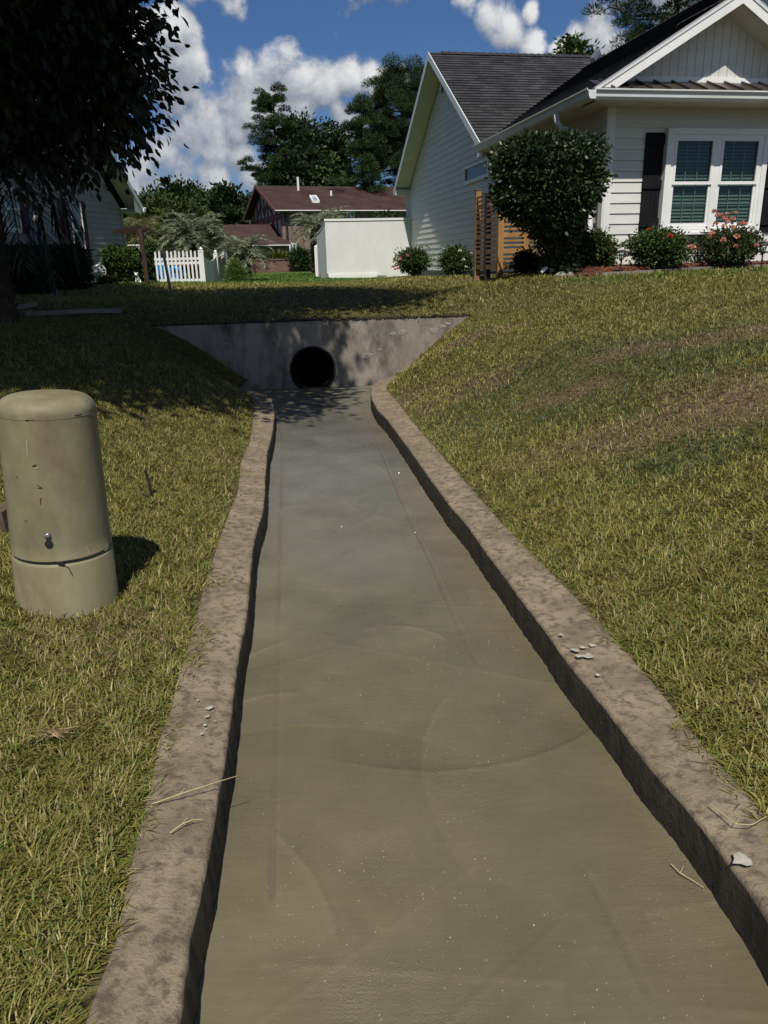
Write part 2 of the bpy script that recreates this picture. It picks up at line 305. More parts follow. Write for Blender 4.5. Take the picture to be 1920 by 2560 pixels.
CP = np.array([(1.0,9.3,.76),(1.5,12,.98),(3.5,7,.98),(3.2,4,.72),(2.4,2,.46),(6,6,1.12),(5,3,.92),(8,10,1.26),(3,.5,.4),(0,12,.96),(-.8,9.5,.80),(-1,14,1.02),
  (-2.6,9.0,.83),(-4,9,.9),(-5,6.5,.82),(-3,6,.70),(-2.6,4,.46),(-2,2.5,.34),(-2,.8,.28),(-4,3,.5),(-7,8,.98),(-4,13,.96),(-8,17,1.06),(1,23,1.06),(-7,22,1.08),(10,14,1.28),(10,24,1.2),(0,17,1.06),(4,14,1.15),
  *[(q.x,q.y,q.z) for q in (atY(1310,697,9.9),atY(1400,695.5,9.95),atY(1480,693,10.05),atY(1560,687,10.2),atY(1640,682,10.33),atY(1720,677.5,10.45),atY(1800,673,10.6),atY(1900,669,10.75),atY(2000,664,10.9),atY(1248,698,11.8),atY(1192,695,12.95),atY(1142,692,14.6),atY(1034,693,17.2),atY(815,696,21.8),atY(930,696,21.9),atY(388,704,20.8),atY(505,708,20.8),atY(310,705,18.3))],
  (0,-6,.2),(-6,-4,.35),(6,-4,.5),(0,30,1.1),(-12,28,1.1),(14,30,1.15),(-14,10,1.1),(14,5,1.2),(0,45,1.08)])
def _phi(r2): return r2*np.log(r2+1e-9)*.5
_n = len(CP); _K = _phi(((CP[:,None,:2]-CP[None,:,:2])**2).sum(2)) + np.eye(_n)*.06; _A = np.zeros((_n+3, _n+3)); _A[:_n,:_n] = _K
_P = np.c_[np.ones(_n), CP[:,:2]]; _A[:_n,_n:] = _P; _A[_n:,:_n] = _P.T; _w = np.linalg.solve(_A, np.r_[CP[:,2], 0, 0, 0])
def plateau(x, y):
    x = np.asarray(x, float); y = np.asarray(y, float); sh = np.broadcast(x, y).shape; xx = np.clip(np.broadcast_to(x, sh).ravel(), -15, 15); yy = np.clip(np.broadcast_to(y, sh).ravel(), -6, 45)
    r2 = (xx[:,None]-CP[:,0])**2+(yy[:,None]-CP[:,1])**2; z = _phi(r2) @ _w[:_n] + _w[_n] + _w[_n+1]*xx + _w[_n+2]*yy
    return z.reshape(sh)
def sdist(x, y):
    yy = np.clip(y, -4, 8.95); return np.maximum(XofY(LO, yy)-x, x-XofY(RO, yy))*.97
def ground(x, y):
    x = np.asarray(x, float); y = np.asarray(y, float)
    P = plateau(x, y); s = sdist(x, y); yy = np.clip(y, 0, 9)
    w = np.interp(yy, [0, 2.5, 5, 7, 9], [3.0, 2.6, 2.0, 1.35, .85])
    wl = np.interp(yy, [0, 2.5, 5, 7, 9], [2.2, 1.9, 1.65, 1.35, 1.08]); w = np.where(x < -.4, wl, w)
    q = np.clip(s/w, 0, 1); S = 1-(1-q)**1.45; zc = .135
    bank = zc + (P-zc)*S; z = np.where(hwdist(x, y) > .12, P, bank)
    z = z + .012*fbm(x, y, 2.1, 5, 3)*np.clip(s*3, 0, 1)
    return z
def gz(x, y): return float(ground(np.array([x]), np.array([y]))[0])
def hit(px, py):
    d = ray(px, py); o = Vector((0,0,H)); t = .8
    while t < 80:
        p = o+d*t
        if p.z <= gz(p.x, p.y): break
        t *= 1.01
    return Vector((p.x, p.y, gz(p.x, p.y)))
# ground sheet
def axis(segs):
    a = []
    for s, e_, st in segs: a += list(np.arange(s, e_, st))
    return np.array(a+[segs[-1][1]])
gx = axis([(-600,-100,100),(-100,-20,10),(-20,-6,.5),(-6,-3,.12),(-3,2.2,.06),(2.2,6,.12),(6,20,.5),(20,100,10),(100,600,100)])
gy = axis([(-300,-20,40),(-20,-4,2),(-4,.5,.5),(.5,9.6,.06),(9.6,14,.12),(14,30,.5),(30,100,5),(100,1500,100)])
GX, GY = np.meshgrid(gx, gy); GZ = ground(GX, GY); SD = sdist(GX, GY); chan = (SD < -.10) & (hwdist(GX, GY) < .12) & (GY > -4.1)
GZ = np.where(chan, -.3, GZ)
idx = np.arange(GX.size).reshape(GX.shape); Fq = np.stack([idx[:-1,:-1], idx[:-1,1:], idx[1:,1:], idx[1:,:-1]], -1).reshape(-1, 4)
bad = chan.ravel()[Fq].any(1); Fq = Fq[~bad]
def patchcol(x, y):
    """own colour of the turf: 0..1 weights (blue-green, brown, straw)"""
    def blob(cx, cy, rx, ry, n=.35): return np.clip(1.3-(((x-cx)/rx)**2+((y-cy)/ry)**2) + n*fbm(x, y, 4.0, 3), 0, 1)
    bgr = blob(*GB1, 1.5, .95) + blob(*GB2, .5, .32)*.9
    br = blob(*BR1, 1.1, .26)*.8 + blob(*BR2, 1.0, .30)*.7 + blob(*BR3, .45, .22)*.8 + blob(*BR4, .6, .2)*.8 + .65*np.clip(fbm(x, y, 1.7, 9)*1.4-.35, 0, 1)*np.clip((9.5-y)/2, .15, 1)
    return np.clip(bgr, 0, 1), np.clip(br, 0, 1)
GB1 = hit(1560, 905)[:2]; GB2 = hit(1720, 1140)[:2]; BR1 = hit(1800, 845)[:2]; BR2 = hit(1640, 1075)[:2]; BR3 = hit(1420, 985)[:2]; BR4 = hit(1200, 835)[:2]
def turf(x, y, r):
    n = len(x); bgr, br = patchcol(x, y); k = fbm(x, y, .9, 21)*.5+.5; k2 = fbm(x, y, 5.5, 22)*.5+.5
    base = np.array([.238, .212, .052])*(.75+.5*k[:,None]); grn = np.array([.13, .168, .030]); straw = np.array([.36, .30, .13]); brown = np.array([.21, .145, .085]); blue = np.array([.085, .115, .045]); far = np.array([.085, .15, .025])
    c = base*1.0; u = r.random(n); c = np.where((u < .15+.17*k2)[:,None], grn, c); pst = .06+.28*br+.10*(1-k); c = np.where((u > 1-pst)[:,None], straw, c)
    c = np.where((r.random(n) < bgr*.7)[:,None], blue, c); c = np.where((r.random(n) < br*.55)[:,None], brown, c)
    gr = np.clip((y-16.5)/1.5, 0, 1) + .8*np.clip(1-np.abs(y-(9.75+.16*(x-3.5)))/.55, 0, 1)*(x > 2.3); c = np.where((r.random(n) < gr)[:,None], far, c)
    return c*r.uniform(.7, 1.3, n)[:,None]
gcol = np.zeros((GX.size, 3)); _b2, _b1 = patchcol(GX.ravel(), GY.ravel()); _k = fbm(GX.ravel(), GY.ravel(), 3, 4)*.5+.5
gcol[:] = np.array([.085, .078, .03]); gcol = gcol*(.8+.4*_k[:,None]); gcol = gcol*(1-_b1[:,None]) + _b1[:,None]*np.array([.13, .09, .055])
gcol = np.where((GY.ravel() > 17)[:,None], np.array([.07, .12, .022]), gcol)
M_soil = bpy.data.materials.new('turf_soil'); M_soil.use_nodes = True; _t = M_soil.node_tree; _bb = _t.nodes['Principled BSDF']; _bb.inputs['Roughness'].default_value = .95; _bb.inputs['Specular IOR Level'].default_value = .1
_a = N(_t, 'ShaderNodeVertexColor', layer_name='own'); _nz = N(_t, 'ShaderNodeTexNoise', inp={'Scale': 30.0, 'Detail': 6.0}); _gg = N(_t, 'ShaderNodeNewGeometry'); _t.links.new(_gg.outputs['Position'], _nz.inputs['Vector'])
_mr = N(_t, 'ShaderNodeMapRange', inp={'From Min': .3, 'From Max': .7, 'To Min': .45, 'To Max': 1.5}); _t.links.new(_nz.outputs['Fac'], _mr.inputs['Value']); _sv = N(_t, 'ShaderNodeVectorMath', operation='SCALE'); _t.links.new(_a.outputs[0], _sv.inputs[0]); _t.links.new(_mr.outputs[0], _sv.inputs['Scale']); _t.links.new(_sv.outputs[0], _bb.inputs['Base Color'])
_bp = N(_t, 'ShaderNodeBump', inp={'Strength': 1.0, 'Distance': .04}); _t.links.new(_nz.outputs['Fac'], _bp.inputs['Height']); _t.links.new(_bp.outputs[0], _bb.inputs['Normal'])
gobj = npmesh('ground', np.c_[GX.ravel(), GY.ravel(), GZ.ravel()], Fq, M_soil, col=gcol, smooth=True); tagit(gobj, kind='structure')
# ---- channel floor: freshly skimmed wet concrete
ys = np.concatenate([np.arange(-4, .9, .3), np.arange(.9, 4, .009), np.arange(4, 9.25, .022)]); nx = 250
VX = []; 
for y in ys:
    a = XofY(LT, min(y, 8.3))-.12; b = XofY(RT, min(y, 8.6))+.12
    if y > 7: q = (y-7)/2; a = a*(1-q)+(-1.9)*q; b = max(b, XofY(RT, 7)+.12 + .25*q)
    VX.append(np.linspace(a, b, nx))
VX = np.array(VX); VY = np.repeat(ys[:,None], nx, 1); hz = .006*fbm(VX, VY, 1.6, 2, 3); colv = fbm(VX, VY, 1.1, 8, 4)
tone = .5+.8*colv; r_ = np.random.default_rng(5)
for k in range(38):     # trowel sweeps: arcs that leave a faint ridge and a change of tone
    cx_, cy_ = r_.uniform(-1.3, 1.3), r_.uniform(.6, 8.5); R_ = r_.uniform(.25, .9); wd = r_.uniform(.05, .2); a0 = r_.uniform(0, 6.28); da = r_.uniform(.6, 1.7)
    dx, dy = VX-cx_, (VY-cy_)*.9; rr = np.hypot(dx, dy); an = (np.arctan2(dy, dx)-a0) % 6.283; inside = (an < da)
    band = np.clip((rr-R_)/.008, -1, 1); fade = np.clip(np.minimum(an, da-an)*6, 0, 1)*inside*np.exp(-np.clip(R_-rr, 0, 9)/wd)
    hz += np.where(rr < R_, -.0022, 0)*fade + .0024*np.exp(-((rr-R_)/.007)**2)*fade; tone += np.where(rr < R_, .30*r_.choice([-1, 1]), 0)*fade
for k in range(46):     # straight float marks
    cx_, cy_ = r_.uniform(-1.1, .9), r_.uniform(.8, 8.6); L_, w_ = r_.uniform(.2, .6), r_.uniform(.05, .16); a0 = r_.normal(.05, .35)
    u_ = (VX-cx_)*np.cos(a0)+(VY-cy_)*np.sin(a0); v_ = -(VX-cx_)*np.sin(a0)+(VY-cy_)*np.cos(a0)
    m_ = (np.abs(u_) < L_)*1.0*(np.abs(v_) < w_); e_ = np.exp(-((np.abs(v_)-w_)/.006)**2)*(np.abs(u_) < L_); hz += .0014*e_ - .0007*m_; tone += m_*r_.uniform(-.2, .2)
for pl, rd in (([(700,985),(706,1100),(703,1250),(697,1450),(694,1650),(684,1950),(680,2240)], 1), ([(905,1010),(950,1120),(990,1220),(1035,1320),(1080,1410),(1130,1530),(1190,1660)], 1), ([(1455,2170),(1500,2250),(1560,2370),(1618,2490)], 0)):
    Pn = np.array(world(pl, 0)); Pn = Pn[np.argsort(Pn[:,1])]; xl = np.interp(VY, Pn[:,1], Pn[:,0]); inn = (VY > Pn[0,1])*(VY < Pn[-1,1]); d_ = (VX-xl); brk = (.45+.55*np.clip(fbm(VX*0, VY, 3.0, 31)*2+.6, 0, 1))*(1 if rd else .45)
    hz += (-.0050*np.exp(-(d_/.006)**2) + .0030*np.exp(-((d_-.014)/.007)**2) + .0024*np.exp(-((d_+.016)/.007)**2))*inn*brk
    tone = tone - .28*np.exp(-(d_/.006)**2)*inn*brk + .25*np.exp(-((d_-.015)/.008)**2)*inn*brk
    if rd: tone = np.where((np.abs(d_) < .004)*inn*(brk > .6), 3.0, tone)
dR = XofY(RT, np.clip(VY, 0, 7.9))-VX; dL = VX-XofY(LT, np.clip(VY, 0, 7.6))
hz += .007*np.exp(-np.clip(dR, 0, 9)/.03) + .007*np.exp(-np.clip(dL, 0, 9)/.03)   # small fillet against the kerbs
far_ = np.clip((VY.ravel()-2.2)/2.5, 0, 1)[:,None]; cA = np.array([.104, .091, .053])*(1-far_)+np.array([.102, .096, .068])*far_; cB = np.array([.156, .135, .083])*(1-far_)+np.array([.148, .139, .104])*far_; tt = np.clip(tone, 0, 1).ravel()[:,None]; fc = cA*(1-tt)+cB*tt  # brown slurry near; cooler grey far off, with sky sheen put into the colour
fc = np.where(tone.ravel()[:,None] > 2, np.array([.145, .112, .075]), fc)
warm = np.clip(1-dR/.28, 0, 1)*np.clip(.5+fbm(VX, VY, 2.5, 14), 0, 1); fc = fc*(1-.5*warm.ravel()[:,None]) + .5*warm.ravel()[:,None]*np.array([.17, .13, .085])
M_cem = bpy.data.materials.new('wet_cement'); M_cem.use_nodes = True; t = M_cem.node_tree; b = t.nodes['Principled BSDF']; b.inputs['Specular IOR Level'].default_value = .5
a = N(t, 'ShaderNodeVertexColor', layer_name='own'); g_ = N(t, 'ShaderNodeNewGeometry'); n = N(t, 'ShaderNodeTexNoise', inp={'Scale': 3.0, 'Detail': 10.0, 'Roughness': .7}); t.links.new(g_.outputs['Position'], n.inputs['Vector'])
mr = N(t, 'ShaderNodeMapRange', inp={'From Min': .3, 'From Max': .7, 'To Min': .86, 'To Max': 1.14}); t.links.new(n.outputs['Fac'], mr.inputs['Value']); sv = N(t, 'ShaderNodeVectorMath', operation='SCALE'); t.links.new(a.outputs[0], sv.inputs[0]); t.links.new(mr.outputs[0], sv.inputs['Scale']); t.links.new(sv.outputs[0], b.inputs['Base Color'])
rr = N(t, 'ShaderNodeMapRange', inp={'From Min': .35, 'From Max': .65, 'To Min': .22, 'To Max': .46}); t.links.new(n.outputs['Fac'], rr.inputs['Value']); t.links.new(rr.outputs[0], b.inputs['Roughness'])
n2 = N(t, 'ShaderNodeTexNoise', inp={'Scale': 170.0, 'Detail': 4.0, 'Roughness': .7}); t.links.new(g_.outputs['Position'], n2.inputs['Vector'])
n4 = N(t, 'ShaderNodeTexNoise', inp={'Scale': 1.6, 'Detail': 3.0}); t.links.new(g_.outputs['Position'], n4.inputs['Vector'])
m4 = N(t, 'ShaderNodeMapRange', inp={'From Min': .42, 'From Max': .62, 'To Min': .12, 'To Max': 1.0}); t.links.new(n4.outputs['Fac'], m4.inputs['Value'])
st = N(t, 'ShaderNodeVectorMath', operation='MULTIPLY'); st.inputs[1].default_value = (9, 55, 1); t.links.new(g_.outputs['Position'], st.inputs[0]); n3 = N(t, 'ShaderNodeTexNoise', inp={'Scale': 1.0, 'Detail': 5.0}); t.links.new(st.outputs[0], n3.inputs['Vector'])
b1 = N(t, 'ShaderNodeBump', inp={'Distance': .004}); t.links.new(m4.outputs[0], b1.inputs['Strength']); t.links.new(n2.outputs['Fac'], b1.inputs['Height'])
b2_ = N(t, 'ShaderNodeBump', inp={'Strength': .35, 'Distance': .004}); t.links.new(n3.outputs['Fac'], b2_.inputs['Height']); t.links.new(b1.outputs[0], b2_.inputs['Normal']); t.links.new(b2_.outputs[0], b.inputs['Normal'])
hz = np.where(hwdist(VX, VY) > .01, -.12, hz)
ix = np.arange(VX.size).reshape(VX.shape); Ff = np.stack([ix[:-1,:-1], ix[:-1,1:], ix[1:,1:], ix[1:,:-1]], -1).reshape(-1, 4)
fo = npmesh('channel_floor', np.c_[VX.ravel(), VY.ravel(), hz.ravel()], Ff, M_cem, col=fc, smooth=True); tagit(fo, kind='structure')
# wet grit: small glinting sand grains left on the skim
gr_ = MB(); r_ = random.Random(3); k = 0
while k < 2600:
    y = .95+r_.random()**1.6*5.5; x = r_.uniform(-1.0, .8)
    if not (XofY(LT, y)+.04 < x < XofY(RT, y)-.04): continue
    if float(fbm(np.array([x]), np.array([y]), 2.2, 77)[0]) < .05 and r_.random() < .85: continue
    k += 1; s = r_.uniform(.0009, .0026); c = Vector((x, y, .002)); 
    P = [c+Vector((r_.uniform(-s, s), r_.uniform(-s, s), 0)) for _ in range(3)]+[c+Vector((0, 0, s*1.2))]
    for f in ((0,1,3),(1,2,3),(2,0,3)): gr_.quad(P[f[0]], P[f[1]], P[f[2]])
M_grit = mat('wet_sand', (.55, .5, .4), (.3, .27, .2), 90, rough=.15, spec=.8)
o = part('sand_grit', gr_, M_grit, loc=(0,0,0)); tagit(o, 'glinting sand grit scattered on the wet cement skim', 'grit', kind='stuff')
# ---- kerbs
def kerb(name, T_, O_, label, seed):
    n = 760; A = resamp(T_, n); B = resamp(O_, n); r = np.random.default_rng(seed)
    cross = [(-.010, -.03, 1), (-.006, .05, 1), (-.002, .122, 1), (.002, .1315, 0), (.010, .134, 0), (.03, .135, 0)]; rows = []
    s = np.cumsum(np.r_[0, np.linalg.norm(np.diff(A, axis=0), axis=1)])
    D = B-A; Ln = np.linalg.norm(D, axis=1, keepdims=True); D = D/Ln; nz = fbm(s, s*0, 5, seed)*.004 + fbm(s, s*0+3, 40, seed+1)*.0022
    for off, z, _ in cross:
        q = A + D*(off + nz[:,None] + (fbm(s, s*0+z*30, 60, seed+2)*.005)[:,None]*(z < .12)); rows.append(np.c_[q, np.full(n, z)])
    for fr in np.linspace(.32, 1.0, 7):
        zz = .135+.012*fr + .0015*fbm(A[:,0]+fr, A[:,1], 6, seed+3); q = A + D*(Ln*fr+nz[:,None]*max(0, 1-fr*1.4)); rows.append(np.c_[q, zz])
    q = A + D*(Ln+.02); rows.append(np.c_[q, np.full(n, .1)]); rows.append(np.c_[q, np.full(n, -.2)])
    V = np.concatenate(rows); m_ = len(rows); ii = np.arange(m_*n).reshape(m_, n); F = np.stack([ii[:-1,:-1], ii[:-1,1:], ii[1:,1:], ii[1:,:-1]], -1).reshape(-1, 4)
    o = npmesh(name, V, F, [M_curb, M_mortar], smooth=True, loc=tuple((*A[n//2], 0.0)))
    me = o.data; mi = np.zeros(len(F), int); mi[:2*(n-1)] = 1; me.polygons.foreach_set('material_index', mi)
    return tagit(o, label, 'kerb')
kerb('concrete_kerb', LT, LO, 'weathered brown concrete kerb between the channel and the lawn with the utility pedestal', 41)
kerb('concrete_kerb', RT, RO, 'weathered brown concrete kerb between the channel and the lawn with the brown and blue-green patches', 52)
# white droppings and chips on the kerbs
def splat(mb, px, py, r, z=.149, n=9):
    c = atZ(px, py, z); rr = [r*random.uniform(.5, 1.2) for _ in range(n)]
    P = [c+Vector((math.cos(6.28*i/n)*rr[i], math.sin(6.28*i/n)*rr[i], 0)) for i in range(n)]; top = c+Vector((0,0,.0022))
    for i in range(n): mb.quad(P[i], P[(i+1) % n], top)
M_paint = mat('pale_mortar_chips', (.40, .38, .32), (.27, .25, .20), 40, rough=.8)
mroot = root('mortar_splash', atZ(1460, 1630, .15), 'pale mortar splashes on top of the kerb beside the patchy lawn', 'mortar splash')
for x, y, r in [(1403,1586,.012),(1437,1624,.016),(1470,1640,.024),(1458,1618,.014),(1494,1686,.01),(1855,2150,.022),(1482,1612,.014),(1448,1640,.012)]: mb = MB(); splat(mb, x, y, r); part('chip', mb, M_paint, mroot)
mroot = root('mortar_splash', atZ(520, 1780, .15), 'small white flecks on top of the kerb beside the pedestal lawn', 'mortar splash')
for x, y, r in [(522,1770,.012),(519,1790,.01),(512,1812,.006),(538,1802,.005),(505,1834,.006),(514,1822,.004),(495,1750,.008)]: mb = MB(); splat(mb, x, y, r); part('chip', mb, M_paint, mroot)
# ---- headwall with pipe
hwp = lambda a, d, z: Vector((HA[0]+HD[0]*a-HN[0]*d, HA[1]+HD[1]*a-HN[1]*d, z))
hroot = root('headwall', hwp(.66, 0, 0), 'stained grey concrete headwall with a round pipe opening at the end of the channel', 'headwall')
mb = MB(); n = 64; pc = (.64, .215); pr = .262
def rectpt(a, x0, x1, z0, z1):
    dx, dz = math.cos(a), math.sin(a); t_ = min(((x1-pc[0])/dx if dx > 1e-9 else (x0-pc[0])/dx if dx < -1e-9 else 1e9), ((z1-pc[1])/dz if dz > 1e-9 else (z0-pc[1])/dz if dz < -1e-9 else 1e9))
    return pc[0]+dx*t_, pc[1]+dz*t_
x0, x1, z0, z1 = -2.0, 2.9, -.35, .775
angs = sorted([2*math.pi*i/n for i in range(n)] + [math.atan2(zc_-pc[1], xc_-pc[0]) % (2*math.pi) for xc_ in (x0, x1) for zc_ in (z0, z1)])
for i in range(len(angs)):
    a_, b_ = angs[i], angs[(i+1) % len(angs)]
    ra, rb = rectpt(a_, x0, x1, z0, z1), rectpt(b_, x0, x1, z0, z1); ca = (pc[0]+pr*math.cos(a_), pc[1]+pr*math.sin(a_)); cb = (pc[0]+pr*math.cos(b_), pc[1]+pr*math.sin(b_))
    mb.quad(hwp(ca[0],0,ca[1]), hwp(ra[0],0,ra[1]), hwp(rb[0],0,rb[1]), hwp(cb[0],0,cb[1]))
    mb.quad(hwp(ra[0],0,ra[1]), hwp(ra[0],.2,ra[1]), hwp(rb[0],.2,rb[1]), hwp(rb[0],0,rb[1]))
    mb.quad(hwp(ca[0],0,ca[1]), hwp(cb[0],0,cb[1]), hwp(cb[0],.06,cb[1]), hwp(ca[0],.06,ca[1]))
part('wall', mb, M_wall, hroot)
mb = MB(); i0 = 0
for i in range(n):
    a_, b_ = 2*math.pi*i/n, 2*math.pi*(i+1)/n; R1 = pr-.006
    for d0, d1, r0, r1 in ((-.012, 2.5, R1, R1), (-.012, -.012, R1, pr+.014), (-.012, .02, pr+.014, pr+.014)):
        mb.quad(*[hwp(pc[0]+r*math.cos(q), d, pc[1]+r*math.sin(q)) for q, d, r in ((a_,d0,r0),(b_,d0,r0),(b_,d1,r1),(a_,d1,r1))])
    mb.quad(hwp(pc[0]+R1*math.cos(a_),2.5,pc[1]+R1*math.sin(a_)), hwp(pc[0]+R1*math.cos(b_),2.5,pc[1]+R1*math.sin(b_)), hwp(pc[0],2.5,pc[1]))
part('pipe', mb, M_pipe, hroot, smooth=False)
M_fresh = mat('fresh_concrete', (.34,.31,.27), (.2,.18,.15), 60, rough=.95, bump=1, bscale=60)
for a_, z_, r in [(1.32,.36,.05),(1.27,.33,.03),(1.72,.62,.045),(1.62,.6,.03),(2.1,.62,.05),(2.22,.66,.04),(2.28,.69,.03),(1.45,.42,.02),(-.35,.55,.03)]:
    mb = MB(); k_ = 9; P = [hwp(a_+r*random.uniform(.5,1.3)*math.cos(6.28*i/k_)*1.4, -.003, z_+r*random.uniform(.4,1)*math.sin(6.28*i/k_)) for i in range(k_)]
    for i in range(k_): mb.quad(P[i], P[(i+1) % k_], hwp(a_, -.006, z_))
    part('spalled_patch', mb, M_fresh, hroot)
# dark sod edge above the headwall
mb = MB(); r_ = random.Random(9)
for i in range(150):
    a_ = -2.0+i*.0315; w_ = .034; mb.hexa([hwp(a_-w_/2,-.002-r_.random()*.014,.7765),hwp(a_+w_/2,-.002-r_.random()*.014,.7765),hwp(a_+w_/2,.2,.7765),hwp(a_-w_/2,.2,.7765),
        hwp(a_-w_/2,-.0,.782+r_.random()*.014),hwp(a_+w_/2,-.0,.782+r_.random()*.014),hwp(a_+w_/2,.2,.80),hwp(a_-w_/2,.2,.80)])
o = part('sod_edge', mb, mat('sod_soil', (.035,.024,.016), (.02,.014,.01), 40, rough=1, bump=1, bscale=50), loc=hwp(.6,0,.78)); tagit(o, 'dark cut edge of sod lying along the top of the headwall', 'sod edge')
# ------------------------------------------------------------------ glass that lets light through
M_glass.node_tree.nodes.clear(); t = M_glass.node_tree
_tr = N(t, 'ShaderNodeBsdfTransparent'); _tr.inputs[0].default_value = (.80, .90, .86, 1); _gl = N(t, 'ShaderNodeBsdfGlossy'); _gl.inputs['Roughness'].default_value = .02
_lw = N(t, 'ShaderNodeLayerWeight', inp={'Blend': .5}); _pw = N(t, 'ShaderNodeMath', operation='POWER'); _pw.inputs[1].default_value = 4.0; t.links.new(_lw.outputs['Facing'], _pw.inputs[0]); _fr = N(t, 'ShaderNodeMath', operation='MULTIPLY_ADD'); _fr.inputs[1].default_value = .7; _fr.inputs[2].default_value = .05; t.links.new(_pw.outputs[0], _fr.inputs[0]); _mx = N(t, 'ShaderNodeMixShader'); _o = N(t, 'ShaderNodeOutputMaterial')
t.links.new(_fr.outputs[0], _mx.inputs[0]); t.links.new(_tr.outputs[0], _mx.inputs[1]); t.links.new(_gl.outputs[0], _mx.inputs[2]); t.links.new(_mx.outputs[0], _o.inputs[0])
def frame(o, A, Nn):      # fr(a, d, z): along wall, outward, height
    o = Vector((o[0], o[1], 0)); A = Vector((A[0], A[1], 0)).normalized(); Nn = Vector((Nn[0], Nn[1], 0)).normalized()
    return lambda a, d, z: o + A*a + Nn*d + Vector((0, 0, z))
def bx(mb, fr, a0, a1, d0, d1, z0, z1): mb.box(lambda a, b, c: fr(a, b, c), a0, a1, d0, d1, z0, z1)
M_munt = mat('muntin_grey', (.13, .17, .16), None, rough=.5)
def sash_window(par, fr, a0, a1, z0, z1, base, mats, nv=2, nh=1, rail=None, slat=True, cloth=M_blind, mesh_name='sash'):
    """one double-hung sash pair between a0..a1"""
    rail = rail or (z0+z1)/2
    fm = MB(); w = .035
    for lo_, hi_, d in ((z0, rail+.02, base), (rail-.02, z1, base+.02)):
        bx(fm, fr, a0, a0+w, d, d+.02, lo_, hi_); bx(fm, fr, a1-w, a1, d, d+.02, lo_, hi_); bx(fm, fr, a0+w, a1-w, d+.001, d+.019, lo_, lo_+w); bx(fm, fr, a0+w, a1-w, d+.001, d+.019, hi_-w, hi_)
    s = part(mesh_name, fm, mats, par)
    mu = MB()
    for lo_, hi_, d in ((z0, rail+.02, base), (rail-.02, z1, base)):
        for i in range(1, nv+1):
            x = a0+w+(a1-a0-2*w)*i/(nv+1); bx(mu, fr, x-.005, x+.005, d-.012, d-.006, lo_+w, hi_-w)
        for i in range(1, nh+1):
            z = lo_+(hi_-lo_)*i/(nh+1); bx(mu, fr, a0+w, a1-w, d-.013, d-.007, z-.005, z+.005)
    part('muntins', mu, M_munt, s)
    gm = MB(); gm.quad(fr(a0+.01, base+.006, z0+.01), fr(a1-.01, base+.006, z0+.01), fr(a1-.01, base+.006, z1-.01), fr(a0+.01, base+.006, z1-.01))
    part('pane', gm, M_glass, s)
    bm_ = MB()
    if slat:
        z = z0+.02
        while z < z1-.02:
            bm_.quad(fr(a0+.02,base-.028,z),fr(a1-.02,base-.028,z),fr(a1-.02,base-.044,z+.034),fr(a0+.02,base-.044,z+.034)); z += .044
    else:
        k = 14
        for i in range(k):
            x = a0+.02+(a1-a0-.04)*i/k; y = x+(a1-a0-.04)/k; o_ = .012*(i % 2); bm_.quad(fr(x, base-.03-o_, z0), fr(y, base-.042+o_, z0), fr(y, base-.042+o_, z1), fr(x, base-.03-o_, z1))
    part('blind' if slat else 'curtain', bm_, cloth, s)
# ================================================================== right house
C0 = (3.079, 11.0); HV = Vector((.9839, .1787, 0)); HU = Vector((-.1787, .9839, 0))
def HF(v, t, z): return Vector((C0[0], C0[1], 0)) + HV*v + HU*t + Vector((0, 0, z))
fF = frame(C0, HV, -HU); fS = frame(C0, HU, -HV)     # front wall, side wall
house = root('siding_house', HF(0, 0, 1.15), 'cream siding house with charcoal shingle roofs and a white front gable over a double window', 'house')
Z = Vector((0, 0, 1)); SL = .59
mb = MB()
mb.lapped([(0,1.31),(7.0,1.31),(7.0,3.29),(0,3.29)], HF(0,0,0), HV, Z, -HU, .133, .014, base=1.31)
mb.lapped([(0,1.20),(12.0,1.20),(12.0,3.35),(8.16,5.64),(4.35,3.36),(4.1,3.29),(0,3.29)], HF(0,0,0), HU, Z, -HV, .133, .014, base=1.20)
# solid backing so nothing shows through
bx(mb, fF, .03, 6.9, -.06, -.01, .9, 3.3)
part('wall', mb, M_siding, house)
mb = MB(); bx(mb, fF, .0, 7.0, -.1, -.004, .8, 1.305); bx(mb, fS, .0, 12.0, -.1, -.004, .7, 1.195); part('foundation', mb, mat('foundation_block', (.42,.39,.34), (.28,.25,.21), 5, rough=.9, bump=.4), house)
for fr__, a0_, a1_, d0_, d1_, z0_ in ((fF, -.02, .085, .001, .03, 1.3), (fS, -.03, .085, .001, .032, 1.19), (fS, 11.93, 12.04, -.05, .032, 1.19)): mb = MB(); bx(mb, fr__, a0_, a1_, d0_, d1_, z0_, 3.27); part('corner_board', mb, M_white, house)
# roofs
rl = math.sqrt(1+SL*SL); Lb = lambda v: (v+.5)*rl
roof = MB()
roof.lapped([(-.47,0),(4.13,0),(7.55,Lb(3.0)),(.6,Lb(3.0)),(.6,Lb(1.45)),(-.47,Lb(1.45))], HF(-.5,0,3.345), HU, (HV+Z*SL)/rl, (Z-HV*SL)/rl, .135, .012)
roof.lapped([(-.47,0),(1.1,0),(1.1,1.95*rl),(-.47,1.95*rl)], HF(3.4,0,3.345), HU, (-HV+Z*SL)/rl, (Z+HV*SL)/rl, .135, .012)
roof.lapped([(.6,0),(7.6,0),(7.6,3.5*rl),(.6,3.5*rl)], HF(6.5,0,3.345), HU, (-HV+Z*SL)/rl, (Z+HV*SL)/rl, .135, .012)
sl2 = (5.80-3.36)/(8.16-4.13); r2 = math.sqrt(1+sl2*sl2); W2 = (8.16-4.13)*r2
roof.lapped([(-.4,0),(14,0),(14,W2),(-.4,W2)], HF(0,4.13,3.36), HV, (HU+Z*sl2)/r2, (Z-HU*sl2)/r2, .135, .012)
